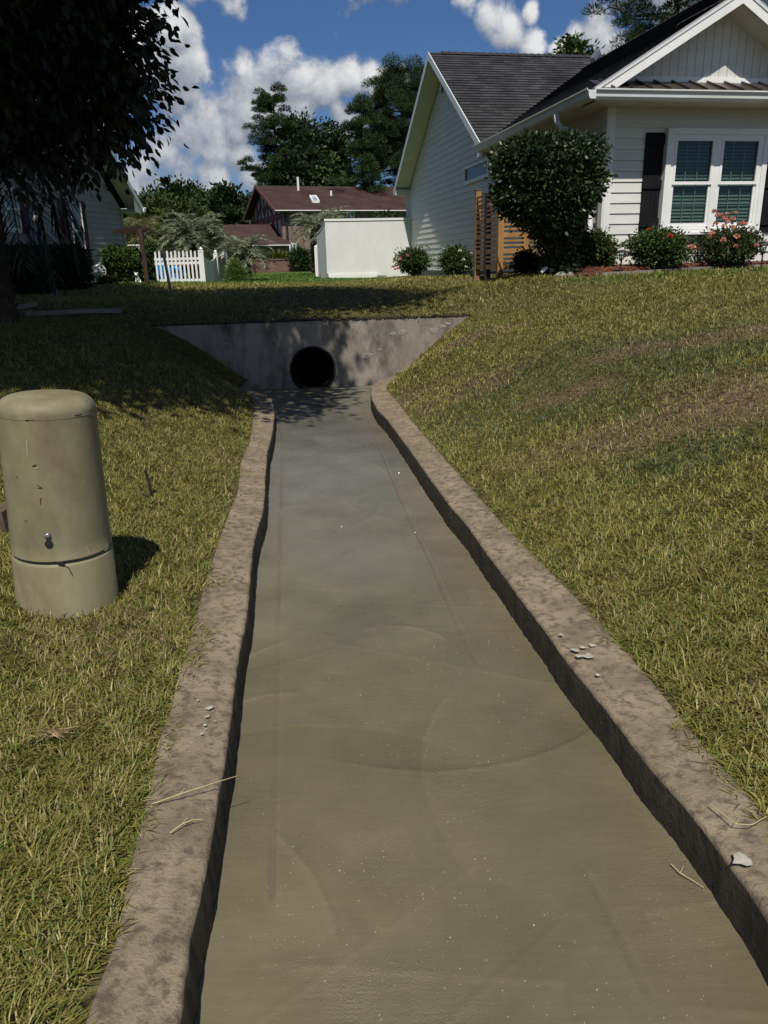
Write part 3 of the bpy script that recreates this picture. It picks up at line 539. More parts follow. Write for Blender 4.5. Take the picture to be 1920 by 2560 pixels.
roof.lapped([(-.4,0),(14,0),(14,W2),(-.4,W2)], HF(0,12.19,3.36), HV, (-HU+Z*sl2)/r2, (Z+HU*sl2)/r2, .135, .012)
rf = part('roof', roof, M_shingle, house)
M_cap = mat('dark_shingle_cap', (.022,.023,.025), (.04,.041,.044), 9, rough=.9)
def ridge(p, q, ax, s_):   # ridge caps as overlapping bent shingles
    cap = MB()
    p = Vector(p); q = Vector(q); d = (q-p); n = int(d.length/.16); d.normalize(); ax = ax.normalized()
    for i in range(n):
        a_ = p+d*(i*.16); b_ = a_+d*.2; h0, h1 = .035, .02
        for sg in (1, -1):
            cap.quad(a_+Z*h0, b_+Z*h1, b_+Z*h1+(ax*sg-Z*s_)*.13, a_+Z*h0+(ax*sg-Z*s_)*.13); cap.quad(a_+Z*h0, a_+Z*h0+(ax*sg-Z*s_)*.13, a_+(ax*sg-Z*s_)*.13, a_)
    part('ridge_cap', cap, M_cap, rf)
ridge(HF(-.12,8.16,5.80), HF(14,8.16,5.80), HU, sl2); ridge(HF(3.0,.6,5.42), HF(3.0,7.6,5.42), HV, SL); ridge(HF(1.45,-.47,4.50), HF(1.45,1.1,4.50), HV, SL)
fl = MB(); k = HF(3.2, 7.7, 5.56); fl.beam(k, k+Vector((.05,.5,.12)), .3, .03); fl.beam(k+Vector((.05,-.05,.05)), k+Vector((.2,.1,.25)), .1, .1); part('flashing', fl, mat('aluminium_flashing', (.4,.4,.4), None, rough=.35, metal=.8), rf)
# rake boards
def rake(par, name, p, q, up, outn, h, th, m_):
    mb = MB(); p = Vector(p); q = Vector(q)
    mb.hexa([p-Z*h, q-Z*h, q-Z*h+outn*th, p-Z*h+outn*th, p, q, q+outn*th, p+outn*th]); return part(name, mb, m_, par)
def slopeboards(name, pts, outn, h, th, m_, par):
    mb = MB()
    for p, q in pts: mb.hexa([p-Z*h, q-Z*h, q-Z*h+outn*th, p-Z*h+outn*th, p, q, q+outn*th, p+outn*th])
    return part(name, mb, m_, par)
fo_ = -HU
slopeboards('rake_board', [(HF(-.42,-.47,3.37), HF(1.45,-.47,4.475)), (HF(1.45,-.47,4.475), HF(3.32,-.47,3.37))], fo_, .12, .02, M_white, house)
slopeboards('rake_board', [(HF(-.45,-.488,3.405), HF(1.45,-.488,4.526)), (HF(1.45,-.488,4.526), HF(3.35,-.488,3.405))], fo_, .052, .012, M_gutter, house)
mb = MB()
for sg, v0 in ((1, -.45), (-1, 3.35)):
    p0, p1 = HF(v0, -.5, 3.39), HF(1.45, -.5, 4.512); q0, q1 = p0+HU*.1, p1+HU*.1; up_ = Z*.012; mb.hexa([p0, p1, q1, q0, p0+up_, p1+up_, q1+up_, q0+up_])
part('drip_edge', mb, mat('grey_drip_edge', (.25,.26,.28), (.2,.21,.23), 3, rough=.5), house)
slopeboards('rake_board', [(HF(-.4,4.10,3.345), HF(-.4,8.16,5.805)), (HF(-.4,8.16,5.805), HF(-.4,12.25,3.33))], -HV, .15, .02, M_gutter, house)
mb = MB()      # soffits: under front rake, under side rake, flat eave soffits
for a_, b_ in (((-.44, 3.30), (1.45, 4.41)), ((1.45, 4.41), (3.34, 3.30))):
    mb.quad(HF(a_[0],-.468,a_[1]-.06), HF(b_[0],-.468,b_[1]-.06), HF(b_[0],-.10,b_[1]-.06), HF(a_[0],-.10,a_[1]-.06))
for k in range(60):
    for (t0, z0), (t1, z1) in (((4.2, 3.30), (8.16, 5.70)), ((12.2, 3.30), (8.16, 5.70))):
        f0, f1 = k/60, (k+.9)/60; P = lambda f, v, dz=0: HF(v, t0+(t1-t0)*f, z0+(z1-z0)*f-.02+dz)
        mb.quad(P(f0,-.399), P(f1,-.399,.004), P(f1,.0,.004), P(f0,.0)); mb.quad(P(f1,-.399,.004), P((k+1)/60,-.399,.012), P((k+1)/60,0,.012), P(f1,0,.004))
for k in range(40): mb.quad(HF(-.46+k*.17,-.475,3.268), HF(-.46+k*.17+.162,-.475,3.268), HF(-.46+k*.17+.162,0,3.268), HF(-.46+k*.17,0,3.268)); mb.quad(HF(-.46+k*.17+.162,-.475,3.268), HF(-.46+k*.17+.17,-.475,3.275), HF(-.46+k*.17+.17,0,3.275), HF(-.46+k*.17+.162,0,3.268))
for k in range(27): mb.quad(HF(-.475,-.46+k*.17,3.267), HF(0,-.46+k*.17,3.267), HF(0,-.46+k*.17+.162,3.267), HF(-.475,-.46+k*.17+.162,3.267))
part('soffit', mb, M_soffit, house)
mb = MB()      # box returns at the foot of the side rake
mb.box(HF, -.415, .0, 11.97, 12.30, 3.20, 3.34); part('eave_return', mb, M_gutter, house); mb = MB(); mb.box(HF, -.42, .0, 4.16, 4.42, 3.22, 3.40); part('eave_return', mb, M_gutter, house)
# gutters
def kgutter(mb, fr, a0, a1, d, z):
    prof = [(0, -.115), (.075, -.115), (.095, -.085), (.10, -.04), (.125, -.015), (.125, 0), (.115, 0), (.11, -.02), (0, -.02)]
    for i in range(len(prof)):
        (d0, z0), (d1, z1) = prof[i], prof[(i+1) % len(prof)]
        mb.quad(fr(a0, d+d0, z+z0), fr(a1, d+d0, z+z0), fr(a1, d+d1, z+z1), fr(a0, d+d1, z+z1))
    for a_ in (a0, a1): mb.quad(*[fr(a_, d+p, z+q) for p, q in prof])
mb = MB(); kgutter(mb, fF, -.48, 6.9, .476, 3.375); mb.box(HF, -.50, -.477, -.476, 4.1, 3.262, 3.35); mb.box(HF, -.48, 6.9, -.4755, -.46, 3.262, 3.36)
part('gutter', mb, M_gutter, house)
mb = MB(); kgutter(mb, fS, -.60, 4.1, .476, 3.375); part('gutter', mb, M_gutter, house)
mb = MB(); pts = [HF(-.55,.42,3.26), HF(-.55,.42,3.17), HF(-.50,.40,3.09), HF(-.20,.24,2.96), HF(-.10,.19,2.88), HF(-.085,.185,2.75), HF(-.085,.185,1.25), HF(-.16,.16,1.19)]
mb.tube(pts, .040, 8); part('downspout', mb, M_gutter, house, smooth=True)
# small front gable: vertical boards, bottom trim, metal pent roof
mb = MB(); td = -.10; apex = (1.47, 4.40)
zt = lambda v: apex[1]-abs(v-apex[0])*SL
a_ = .16
while a_ < 2.78:
    b_ = min(a_+.112, 2.78); pts = [(a_, 3.6), (b_, 3.6), (b_, max(3.601, zt(b_)))] + ([(apex[0], apex[1])] if a_ < apex[0] < b_ else []) + [(a_, max(3.601, zt(a_)))]
    mb.prism(pts, HF(0, td, 0), HV, Z, -HU*.012); a_ += .118
mb.prism([(.1,3.55),(2.85,3.55),(apex[0],apex[1])], HF(0,td+.002,0), HV, Z, HU*.05)
part('gable_boards', mb, M_siding, house)
mb = MB(); bx(mb, frame(HF(0,td,0)[:2], HV, -HU), .02, 2.9, .0125, .03, 3.555, 3.615); part('gable_trim', mb, M_white, house)
mb = MB(); O_ = HF(-.36,-.575,3.375); B_ = (HU*.46+Z*.185); 
mb.quad(O_, O_+HV*7.2, O_+HV*7.2+B_, O_+B_); n_ = B_.cross(HV).normalized(); n_ = n_ if n_.z > 0 else -n_
for k in range(28):
    p = O_+HV*(.13+k*.252)+n_*.012; mb.beam(p, p+B_*.97, .014, .028, up=n_)
part('metal_pent_roof', mb, M_tin, house)
mb = MB(); mb.quad(HF(-.3,1.0,3.3), HF(6.4,1.0,3.3), HF(3.0,1.0,5.36))      # larger gable behind
a_ = .3
while a_ < 6.3:
    top_ = 5.36-abs(a_-3.0)*SL-.02
    if top_ > 3.5: mb.box(HF, a_, a_+.02, .985, .999, 3.35, top_)
    a_ += .21
part('upper_gable', mb, M_siding, house)
# double window
wr_ = MB(); d1 = .115
for a0, a1, z0, z1 in ((.81,.885,1.70,3.02),(2.255,2.33,1.70,3.02),(.885,2.255,2.945,3.02),(.885,2.255,1.70,1.765)): bx(wr_, fF, a0, a1, .005, d1, z0, z1)
for a0, a1, z0, z1 in ((.885,.93,1.765,2.945),(2.21,2.255,1.765,2.945),(1.52,1.62,1.765,2.945),(.93,1.52,2.90,2.945),(1.62,2.21,2.90,2.945),(.93,1.52,1.765,1.80),(1.62,2.21,1.765,1.80)): bx(wr_, fF, a0, a1, .005, d1-.014, z0, z1)
bx(wr_, fF, .79, 2.35, .1155, .14, 1.685, 1.715)
win = part('window', wr_, M_white, house)
mb = MB(); bx(mb, fF, .9, 2.24, .0145, .0165, 1.72, 2.99); part('dark_reveal', mb, M_room, win)
for a0, a1 in ((.93, 1.52), (1.62, 2.21)): sash_window(win, fF, a0, a1, 1.80, 2.90, .068, M_white, rail=2.345)
mb = MB(); bx(mb, fF, 0.62, 2.5, .005, .03, 1.625, 1.69); part('sill_flashing', mb, M_gutter, house)
def shutter(par, fr, a0, a1, z0, z1, m_, n=4, battens=(.93, .5, .12), name='shutter'):
    mb = MB(); w = (a1-a0)/n
    for i in range(n): bx(mb, fr, a0+i*w+.003, a0+(i+1)*w-.003, .016, .036, z0, z1)
    bx(mb, fr, a0+.004, a1-.004, .0145, .028, z0+.003, z1-.003)
    for f in battens: zc_ = z0+(z1-z0)*f; bx(mb, fr, a0-.004, a1+.004, .036, .056, zc_-.055, zc_+.055)
    return part(name, mb, m_, par)
shutter(house, fF, .535, .803, 1.70, 2.975, M_black); shutter(house, fF, 2.338, 2.61, 1.70, 2.975, M_black)
# long high window and round vent on the side wall
mb = MB()
for a0, a1, z0, z1 in ((4.9,6.55,2.94,2.99),(4.9,6.55,3.24,3.29),(4.9,4.96,2.99,3.24),(6.49,6.55,2.99,3.24),(4.96,6.49,2.99,3.01)): bx(mb, fS, a0, a1, .012, .045, z0, z1)
w2 = part('window', mb, M_white, house); mb = MB(); bx(mb, fS, 4.96, 6.49, .012, .0155, 3.0, 3.24); part('pane', mb, mat('dark_glass', (.010,.012,.012), None, rough=.12, spec=.22), w2)
vr = MB(); n = 40
for i in range(n):
    a0, a1 = 6.283*i/n, 6.283*(i+1)/n; q = lambda a, r, d: fS(8.3+r*1.15*math.cos(a), d, 5.14+r*math.sin(a))
    vr.quad(q(a0,.125,.05), q(a1,.125,.05), q(a1,.165,.05), q(a0,.165,.05)); vr.quad(q(a0,.165,.05), q(a1,.165,.05), q(a1,.165,.0), q(a0,.165,.0)); vr.quad(q(a0,.125,.05), q(a1,.125,.05), q(a1,.125,.01), q(a0,.125,.01))
for k in range(7):
    z = -.11+k*.035; hw_ = 1.15*math.sqrt(max(0, .125**2-z*z)); vr.quad(fS(8.3-hw_, .02, 5.14+z+.022), fS(8.3+hw_, .02, 5.14+z+.022), fS(8.3+hw_, .045, 5.14+z), fS(8.3-hw_, .045, 5.14+z))
v_ = part('gable_vent', vr, M_white, house); mb = MB(); mb.quad(*[fS(8.3+.125*1.15*math.cos(6.283*i/24), .016, 5.14+.125*math.sin(6.283*i/24)) for i in range(24)]); part('vent_backing', mb, M_room, v_)
mb = MB(); mb.tube([fS(12.14,.03,3.18), fS(12.1,.05,3.05), fS(12.1,.05,1.1)], .04, 8); part('downspout', mb, M_gutter, house)
# ================================================================== left house
LA = (-7.1, 22.0); LD = Vector((.1676, .9859, 0)); LN = Vector((.9859, -.1676, 0)); fL = frame(LA, LD, LN)
def LF(t_, d, z): return fL(t_, d, z)
lh = root('siding_house', LF(0, 0, 1.08), 'shaded tan siding house with maroon shutters behind the dark tree', 'house')
mb = MB(); gs = .9; mb.lapped([(-11,1.10),(.3,1.10),(.3,2.98),(-4.2,2.98+4.5*gs),(-11,2.98+.0)], LF(0,0,0), LD, Z, LN, .133, .014, base=1.1)
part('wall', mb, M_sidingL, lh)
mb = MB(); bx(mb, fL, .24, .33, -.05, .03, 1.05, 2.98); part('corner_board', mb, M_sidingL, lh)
mb = MB(); rr_ = math.sqrt(1+gs*gs); mb.lapped([(-.45,0),(9,0),(9,4.95*rr_),(-.45,4.95*rr_)], LF(.75,0,3.02), -LN, (-LD+Z*gs)/rr_, (Z+LD*gs)/rr_, .135, .012)
mb.lapped([(-.45,0),(9,0),(9,7.0*rr_),(-.45,7.0*rr_)], LF(-11.2,0,1.17), -LN, (LD+Z*gs)/rr_, (Z-LD*gs)/rr_, .135, .012); part('roof', mb, M_shingle, lh)
slopeboards('rake_board', [(LF(.78,.45,3.0), LF(-4.2,.45,7.48)), (LF(-4.2,.45,7.48), LF(-11.0,.45,1.36))], LN, .17, .02, M_gutter, lh)
mb = MB(); mb.quad(LF(.7,.0,2.99), LF(.7,.449,2.99), LF(-4.2,.449,7.38), LF(-4.2,0,7.38)); mb.quad(LF(.3,0,2.88), LF(.72,0,2.88), LF(.72,.449,2.88), LF(.3,.449,2.88)); mb.quad(LF(.25,.449,2.88), LF(.72,.449,2.88), LF(.72,.449,3.0), LF(.25,.449,3.4)); part('soffit', mb, M_soffit, lh)
mb = MB(); fLe = frame(LF(.7,0,0)[:2], -LN, LD); kgutter(mb, fLe, -.5, 9, .0, 3.03); part('gutter', mb, M_white, lh)
for (a0, a1, z0, z1, rail, bl) in ((-2.42,-1.92,1.55,2.98,2.33,False), (-4.95,-4.45,2.26,3.08,2.68,True)):
    mb = MB()
    for p, q, r, s in ((a0-.05,a0,z0-.05,z1+.05),(a1,a1+.05,z0-.05,z1+.05),(a0,a1,z1,z1+.05),(a0,a1,z0-.05,z0)): bx(mb, fL, p, q, .015, .05, r, s)
    w_ = part('window', mb, M_white, lh); mb = MB(); bx(mb, fL, a0, a1, .0145, .016, z0, z1); part('dark_reveal', mb, M_room, w_)
    fLo = lambda a, d, z: fL(a, d+.035, z)
    sash_window(w_, (lambda a, d, z: fL(a, d+.07, z)), a0, a1, z0, z1, .004, M_white, nv=2, nh=1, rail=rail, slat=False, cloth=M_ivory)
    for s0, s1 in ((a0-.36, a0-.06), (a1+.06, a1+.30)):
        mb = MB(); bx(mb, fL, s0, s0+.03, .0155, .04, z0-.06, z1+.06); bx(mb, fL, s1-.03, s1, .0155, .04, z0-.06, z1+.06); bx(mb, fL, s0, s1, .0155, .02, z0-.06, z1+.06); z = z0-.05
        while z < z1+.04: mb.hexa([fL(s0+.03,.02,z+.03),fL(s1-.03,.02,z+.03),fL(s1-.03,.036,z),fL(s0+.03,.036,z),fL(s0+.03,.02,z+.036),fL(s1-.03,.02,z+.036),fL(s1-.03,.038,z+.008),fL(s0+.03,.038,z+.008)]); z += .042
        part('shutter', mb, M_maroon, lh)
em = root('electric_meter', LF(-4.0, .1, 1.1), 'grey electric meter box with conduits on the shaded tan wall between the two windows', 'electric meter')
mb = MB(); bx(mb, fL, -4.22, -3.92, .016, .16, 2.33, 2.74); bx(mb, fL, -4.235, -3.905, .16, .17, 2.32, 2.75); part('box', mb, M_grey, em)
mb = MB(); c = fL(-4.07, .17, 2.5); mb.tube([c, c+LN*.06, c+LN*.09], [.085, .085, .06], 20); part('meter_dial', mb, mat('glass_dial', (.3,.3,.28), None, rough=.1, spec=.6), em, smooth=False)
for a_, r in ((-4.15, .035), (-4.02, .045)):
    mb = MB(); mb.tube([fL(a_, .08, 2.33), fL(a_, .08, 1.1)], r, 10); part('conduit', mb, M_grey, em)
mb = MB(); bx(mb, fL, -3.88, -3.70, .016, .12, 1.1, 2.25); part('cable_cover', mb, M_grey, em)
o = MB(); bx(o, fL, -3.5, -3.3, .016, .10, 1.86, 2.1); tagit(part('utility_box', o, mat('beige_box', (.42,.38,.3), (.36,.33,.26), 4), loc=fL(-3.4,.02,1.86)), 'small beige utility box on the shaded tan wall right of the meter', 'utility box')
# ================================================================== far brick house
RA = Vector((.94, .342, 0)); RB = Vector((-.342, .94, 0)); ro = atY(708, 600, 58); RO_ = Vector((ro.x, ro.y, 0))
def RF(a, b, z): return RO_+RA*a+RB*b+Z*z
rh = root('brick_house', RF(0,0,1.1), 'distant two-storey brown brick house with brown roof and half-timbered gable', 'house')
ez = atY(700, 525, 57.5).z; rz = atY(690, 463, 63.2).z
mb = MB(); L_ = 24; mb.quad(RF(0,0,.6), RF(L_,0,.6), RF(L_,0,ez+.1), RF(0,0,ez+.1), uv=[(0,0),(L_,0),(L_,ez),(0,ez)]); part('wall', mb, M_brick, rh)
mb = MB(); D2 = 5.65
mb.quad(RF(0,0,.6), RF(0,2*D2,.6), RF(0,2*D2,ez), RF(0,D2,rz-.15), RF(0,0,ez)); part('gable_wall', mb, M_stucco, rh)
mb = MB(); fG = lambda b, d, z: RF(-d, b, z)
def gb(b0, z0, b1, z1, w=.2): mb.beam(fG(b0,.04,z0), fG(b1,.04,z1), .06, w, up=RA.cross((fG(b1,0,z1)-fG(b0,0,z0)).normalized()))
zb = ez-.35; mb.hexa([fG(-.05,0,zb-.2),fG(2*D2,0,zb-.2),fG(2*D2,.07,zb-.2),fG(-.05,.07,zb-.2),fG(-.05,0,zb+.2),fG(2*D2,0,zb+.2),fG(2*D2,.07,zb+.2),fG(-.05,.07,zb+.2)])
for b_ in (.08, 1.5, 3.0, 4.4, 5.65, 7, 8.4, 9.8, 11.2): gb(b_, 1.2, b_, ez-.1 + (rz-ez)*(1-abs(b_-D2)/D2))
gb(4.4, rz-1.2, 5.65, ez); gb(6.9, rz-1.2, 5.65, ez); gb(3.0, ez, 4.4, rz-1.4); gb(8.4, ez, 7, rz-1.4); gb(.1, 1.4, 3, zb); gb(4.4, zb, 6.5, 2.6)
part('timber_frame', mb, M_timber, rh)
mb = MB(); s3 = (rz-ez)/(D2+.55); r3 = math.sqrt(1+s3*s3)
for sg, b0 in ((1, -.55), (-1, 2*D2+.55)):
    mb.lapped([(-.6,0),(L_,0),(L_,(D2+.55)*r3),(-.6,(D2+.55)*r3)], RF(0,b0,ez), RA, (RB*sg+Z*s3)/r3, (Z-RB*sg*s3)/r3, .16, .012)
rr2 = part('roof', mb, M_redroof, rh)
mb = MB(); mb.beam(RF(-.6,-.58,ez-.03), RF(L_,-.58,ez-.03), .05, .06); part('gutter', mb, M_white, rh)
mb = MB()
for b0, b1 in ((-.55, D2), (2*D2+.55, D2)): mb.beam(RF(-.62,b0,ez-.06), RF(-.62,b1,rz-.06), .05, .24)
part('rake_board', mb, M_timber, rh)
def onroof(px, py):     # pixel to a point on the front roof slope
    d = ray(px, py); o = Vector((0,0,H)); n_ = (Z-RB*s3); p0 = RF(0,-.55,ez); return o+d*((p0-o).dot(n_)/d.dot(n_))
P = [onroof(*q)+Z*.1 for q in ((775,494),(789,494),(798,508),(782,508))]; mb = MB(); mb.quad(*P); sk = MB()
for i in range(4): sk.beam(P[i], P[(i+1) % 4], .1, .16)
sk_ = part('skylight', sk, M_white, rr2)
part('pane', mb, mat('skylight_glass', (.25,.32,.38), None, rough=.1, spec=.6), rh)
for px, py, h, r in ((746,476,.95,.09), (828,489,.35,.08)):
    c = onroof(px, py); mb = MB(); mb.tube([c-Z*.1, c+Z*h], r, 10); part('vent_pipe', mb, M_white, rh)
mb = MB(); mb.tube([RF(.3,-.08,ez-.1), RF(.3,-.08,.8)], .09, 8); part('downspout', mb, M_dark, rh)
fR = frame(RO_[:2], RA, -RB)
def far_window(px0, px1, py0, py1, light):
    def a_of(px, py):
        d = ray(px, py); o = Vector((0,0,H)); n_ = RB; q = o+d*((RF(0,0,0)-o).dot(n_)/d.dot(n_)); return (q-RF(0,0,0)).dot(RA), q.z
    a0, z1 = a_of(px0, py0); a1, z0 = a_of(px1, py1); mb = MB()
    for p, q, r, s in ((a0-.08,a0,z0-.08,z1+.08),(a1,a1+.08,z0-.08,z1+.08),(a0,a1,z1,z1+.08),(a0,a1,z0-.08,z0),((a0+a1)/2-.03,(a0+a1)/2+.03,z0,z1)): bx(mb, fR, p, q, .0, .06, r, s)
    w_ = part('window', mb, M_white if light else M_timber, rh); mb = MB(); bx(mb, fR, a0, a1, .003, .01, z0, z1); part('pane', mb, mat('far_glass', (.13,.16,.19) if light else (.02,.02,.02), None, rough=.15, spec=.6), w_)
far_window(725,738,611,636,True); far_window(778,784,609,640,False); far_window(868,884,531,546,True)
# low garage wing
g = root('garage_wing', RF(-5,-.6,1.1), 'low brown-roofed wing of the brick house seen behind the palms', 'house wing')
e2 = atY(712, 612, 57.6).z; q2 = atY(690, 561, 60.8).z
mb = MB(); mb.quad(RF(-14,-.5,.6), RF(.25,-.5,.6), RF(.25,-.5,e2+.1), RF(-14,-.5,e2+.1), uv=[(0,0),(14,0),(14,2.4),(0,2.4)]); mb.quad(RF(.25,-.5,.6), RF(.25,.0,.6), RF(.25,0,e2+.1), RF(.25,-.5,e2+.1), uv=[(0,0),(.5,0),(.5,2.4),(0,2.4)]); part('wall', mb, M_brick, g)
mb = MB(); s4 = (q2-e2)/3.9; r4 = math.sqrt(1+s4*s4)
for sg, b0 in ((1, -1.0), (-1, 6.8)): mb.lapped([(-14.5,0),(.35,0),(.0 if sg > 0 else .35,3.9*r4),(-14.5,3.9*r4)], RF(0,b0,e2), RA, (RB*sg+Z*s4)/r4, (Z-RB*sg*s4)/r4, .16, .012)
part('roof', mb, M_redroof, g); mb = MB(); mb.beam(RF(-14.5,-1.03,e2-.03), RF(.3,-1.03,e2-.03), .05, .06); part('gutter', mb, M_white, g)
mb = MB(); c = RF(-.5,-.55,e2-.55); mb.box(lambda a,b,z: c+RA*a-RB*b+Z*z, -.08, .08, 0, .15, 0, .28); part('wall_lamp', mb, mat('opal_lamp_glass', (.7,.7,.66), None, rough=.3), g)
# brick retaining wall
mb = MB(); p0 = atY(540, 652, 40); p1 = atY(1000, 646, 41); zt_, zb_ = atY(690, 650, 40).z, .9
A_ = Vector((p1.x-p0.x, p1.y-p0.y, 0)); LL = A_.length; A_.normalize(); Bn = Vector((A_.y, -A_.x, 0)); o3 = Vector((p0.x, p0.y, 0)); fW = frame(o3, A_, Bn)
rw = root('brick_wall', fW(4, 0, 1.08), 'low dark red brick retaining wall with planting above it beyond the palms', 'wall')
mb.quad(fW(0,0,zb_), fW(LL,0,zb_), fW(LL,0,zt_), fW(0,0,zt_), uv=[(0,0),(LL,0),(LL,zt_-zb_),(0,zt_-zb_)]); part('wall', mb, M_brickwall, rw)
mb = MB(); bx(mb, fW, -.02, LL, -.3, .04, zt_, zt_+.06); part('coping', mb, M_brickwall, rw)
# ------------------------------------------------------------------ vegetation builders
def unit(v): return v/np.linalg.norm(v, axis=-1, keepdims=True)
def leaves(C, D, L, Wd, r, fold=.15, hexa=False):
    """leaf blades starting at C along D"""
    n = len(C); L = np.broadcast_to(L, n)[:,None]; Wd = np.broadcast_to(Wd, n)[:,None]; D = unit(D); s = unit(np.cross(D, unit(r.normal(size=(n,3)))+1e-6)); nn = np.cross(D, s)
    if hexa:
        V = np.stack([C, C+D*L*.3+s*Wd*.42+nn*L*fold*.4, C+D*L*.65+s*Wd*.38+nn*L*fold*.2, C+D*L-nn*L*fold, C+D*L*.65-s*Wd*.38+nn*L*fold*.2, C+D*L*.3-s*Wd*.42+nn*L*fold*.4], 1).reshape(-1, 3)
        F = (np.arange(n)*6)[:,None]; F = np.concatenate([F+np.array([0,1,2,5]), F+np.array([5,2,3,4])], 0); return V, F, 6
    V = np.stack([C, C+D*L*.5+s*Wd*.5+nn*L*fold, C+D*L, C+D*L*.5-s*Wd*.5+nn*L*fold], 1).reshape(-1, 3); F = (np.arange(n)*4)[:,None]+np.array([0,1,2,3]); return V, F, 4
def ell(n, c, rad, r, shell=.55):
    d = unit(r.normal(size=(n,3))); k = (shell**3+(1-shell**3)*r.random(n))**(1/3); return np.array(c)+d*np.array(rad)*k[:,None], d
def tint(n, cols, r, j=.3, per=1):
    cols = np.array(cols); c = cols[r.integers(0, len(cols), n)]*r.uniform(1-j, 1+j, n)[:,None]; return np.repeat(c, per, 0)
def crown(name, E, nclump, nleaf, L, Wd, cols, M_, par, seed, cr=.5, shell=.5, droop=.0, clumpflat=.7, hexa=False, Lj=.3, label=None):
    r = np.random.default_rng(seed); wts = np.array([e[1][0]*e[1][1]*e[1][2] for e in E])**.75; wts /= wts.sum(); C = []; D = []; K = []
    for e, w in zip(E, wts):
        m_ = max(1, int(nclump*w)); p, d = ell(m_, e[0], e[1], r, shell)
        kk = r.uniform(.6, 1.3, m_)
        q = p[:,None,:] + r.normal(size=(m_, nleaf, 3))*np.array([cr, cr, cr*clumpflat])*kk[:,None,None]*.5
        o = (q-p[:,None,:]) + d[:,None,:]*cr*.4 + r.normal(size=q.shape)*cr*.35; o[...,2] -= droop*cr
        C.append(q.reshape(-1,3)); D.append(o.reshape(-1,3)); K.append(np.repeat(r.uniform(.72, 1.28, m_), nleaf))
    C = np.concatenate(C); D = np.concatenate(D); K = np.concatenate(K); n = len(C)
    V, F, per = leaves(C, D, L*r.uniform(1-Lj, 1+Lj, n), Wd*r.uniform(1-Lj, 1+Lj, n), r, hexa=hexa); col = tint(n, cols, r, .25)*K[:,None]
    o = npmesh(name, V, F, M_, par, col=np.repeat(col, per, 0))
    if label: o['label'] = label
    return o
def limb(mb, p, q, r0, r1, seed, n=7, wob=.06):
    rr = random.Random(seed); p = Vector(p); q = Vector(q); L = (q-p).length
    pts = [p+(q-p)*(i/n)+Vector((rr.uniform(-1,1), rr.uniform(-1,1), rr.uniform(-.6,.6)))*L*wob*math.sin(math.pi*i/n) for i in range(n+1)]
    mb.tube(pts, [r0+(r1-r0)*i/n for i in range(n+1)], 8); return pts
def tree(name, base, h, E, label, seed, nclump, nleaf, L, Wd, cols, M_=None, cr=.8, shell=.45, group=None, trunk_r=.2, droop=0, hexa=False, flat=.7, cat='tree'):
    t_ = root(name, base, label, cat, group); mb = MB(); base = Vector(base); rr = random.Random(seed)
    top = base+Vector((rr.uniform(-.3,.3), rr.uniform(-.3,.3), h*.93)); pts = limb(mb, base-Z*.2, top, trunk_r, trunk_r*.18, seed, 12, .02)
    for i, e in enumerate(E):
        k = min(11, max(2, int(12*((e[0][2]-base.z)/h*.75)))); limb(mb, pts[k], e[0], trunk_r*(.5-.03*k), .03, seed+i, 6)
        for j in range(4):
            d = unit(np.array([rr.gauss(0,1), rr.gauss(0,1), rr.gauss(0,.6)])); limb(mb, e[0], Vector(e[0])+Vector(d*np.array(e[1])*.8), .04*trunk_r/.2, .012, seed+i*7+j, 4)
    part('trunk', mb, M_bark, t_, smooth=True); crown('crown', E, nclump, nleaf, L, Wd, cols, M_ or M_leaf, t_, seed, cr, shell, droop, flat, hexa); return t_
DG = [(.018,.036,.010), (.028,.052,.014), (.040,.070,.018), (.022,.045,.016)]
MG = [(.035,.065,.015), (.055,.09,.02), (.075,.105,.025), (.03,.06,.02)]
YG = [(.10,.12,.02), (.07,.10,.018), (.13,.14,.03)]
PG = [(.022,.042,.014), (.034,.06,.018), (.05,.082,.024)]
# pines: whorled limbs carrying needle clumps
def pine(base, h, prof, label, seed, nb, group='tall pines behind the houses', L=.36, lean=0, cl=.75, cols=PG, nl=190):
    """prof: list of (height fraction, reach) giving the outline"""
    t_ = root('pine_tree', base, label, 'pine', group); base = Vector(base); rr = random.Random(seed); r = np.random.default_rng(seed); mb = MB(); top = base+Vector((lean, 0, h))
    pts = limb(mb, base-Z*.2, top, h*.016, .04, seed, 14, .012); C = []; D = []; K = []
    hs = [p[0] for p in prof]; rs = [p[1] for p in prof]
    for i in range(nb):
        f = hs[0]+(hs[-1]-hs[0])*(i+rr.random()*.8)/nb; reach = float(np.interp(f, hs, rs))*rr.uniform(.55, 1.1); az = rr.uniform(0, 6.283); o = base+Vector((lean*f, 0, h*f))
        e = o+Vector((math.cos(az)*reach, math.sin(az)*reach, reach*rr.uniform(-.05, .32))); limb(mb, o, e, .02+.014*reach, .02, seed*31+i, 5, .08)
        for j in range(max(2, int(reach*1.5))):
            q = 1-.62*rr.random()**1.5; c = np.array(o.lerp(e, q))+r.normal(size=3)*[.4, .4, .4]*np.array(cl*1.2); m_ = nl; s = cl*rr.uniform(.6, 1.15)
            d = r.normal(size=(m_, 3)); d[:,2] = np.abs(d[:,2])*.8+.15; p = c+unit(d)*np.array([s, s, s*.85])*(r.random(m_)**.5)[:,None]*.8
            C.append(p); D.append(d); K.append(np.full(m_, rr.uniform(.7, 1.3)))
    part('trunk', mb, M_bark, t_, smooth=True); C = np.concatenate(C); D = np.concatenate(D); K = np.concatenate(K); n = len(C)
    V, F, per = leaves(C, D, L*r.uniform(.6, 1.2, n), L*.15, r, fold=.05); npmesh('crown', V, F, M_needle, t_, col=np.repeat(tint(n, cols, r, .25)*K[:,None], per, 0)); return t_
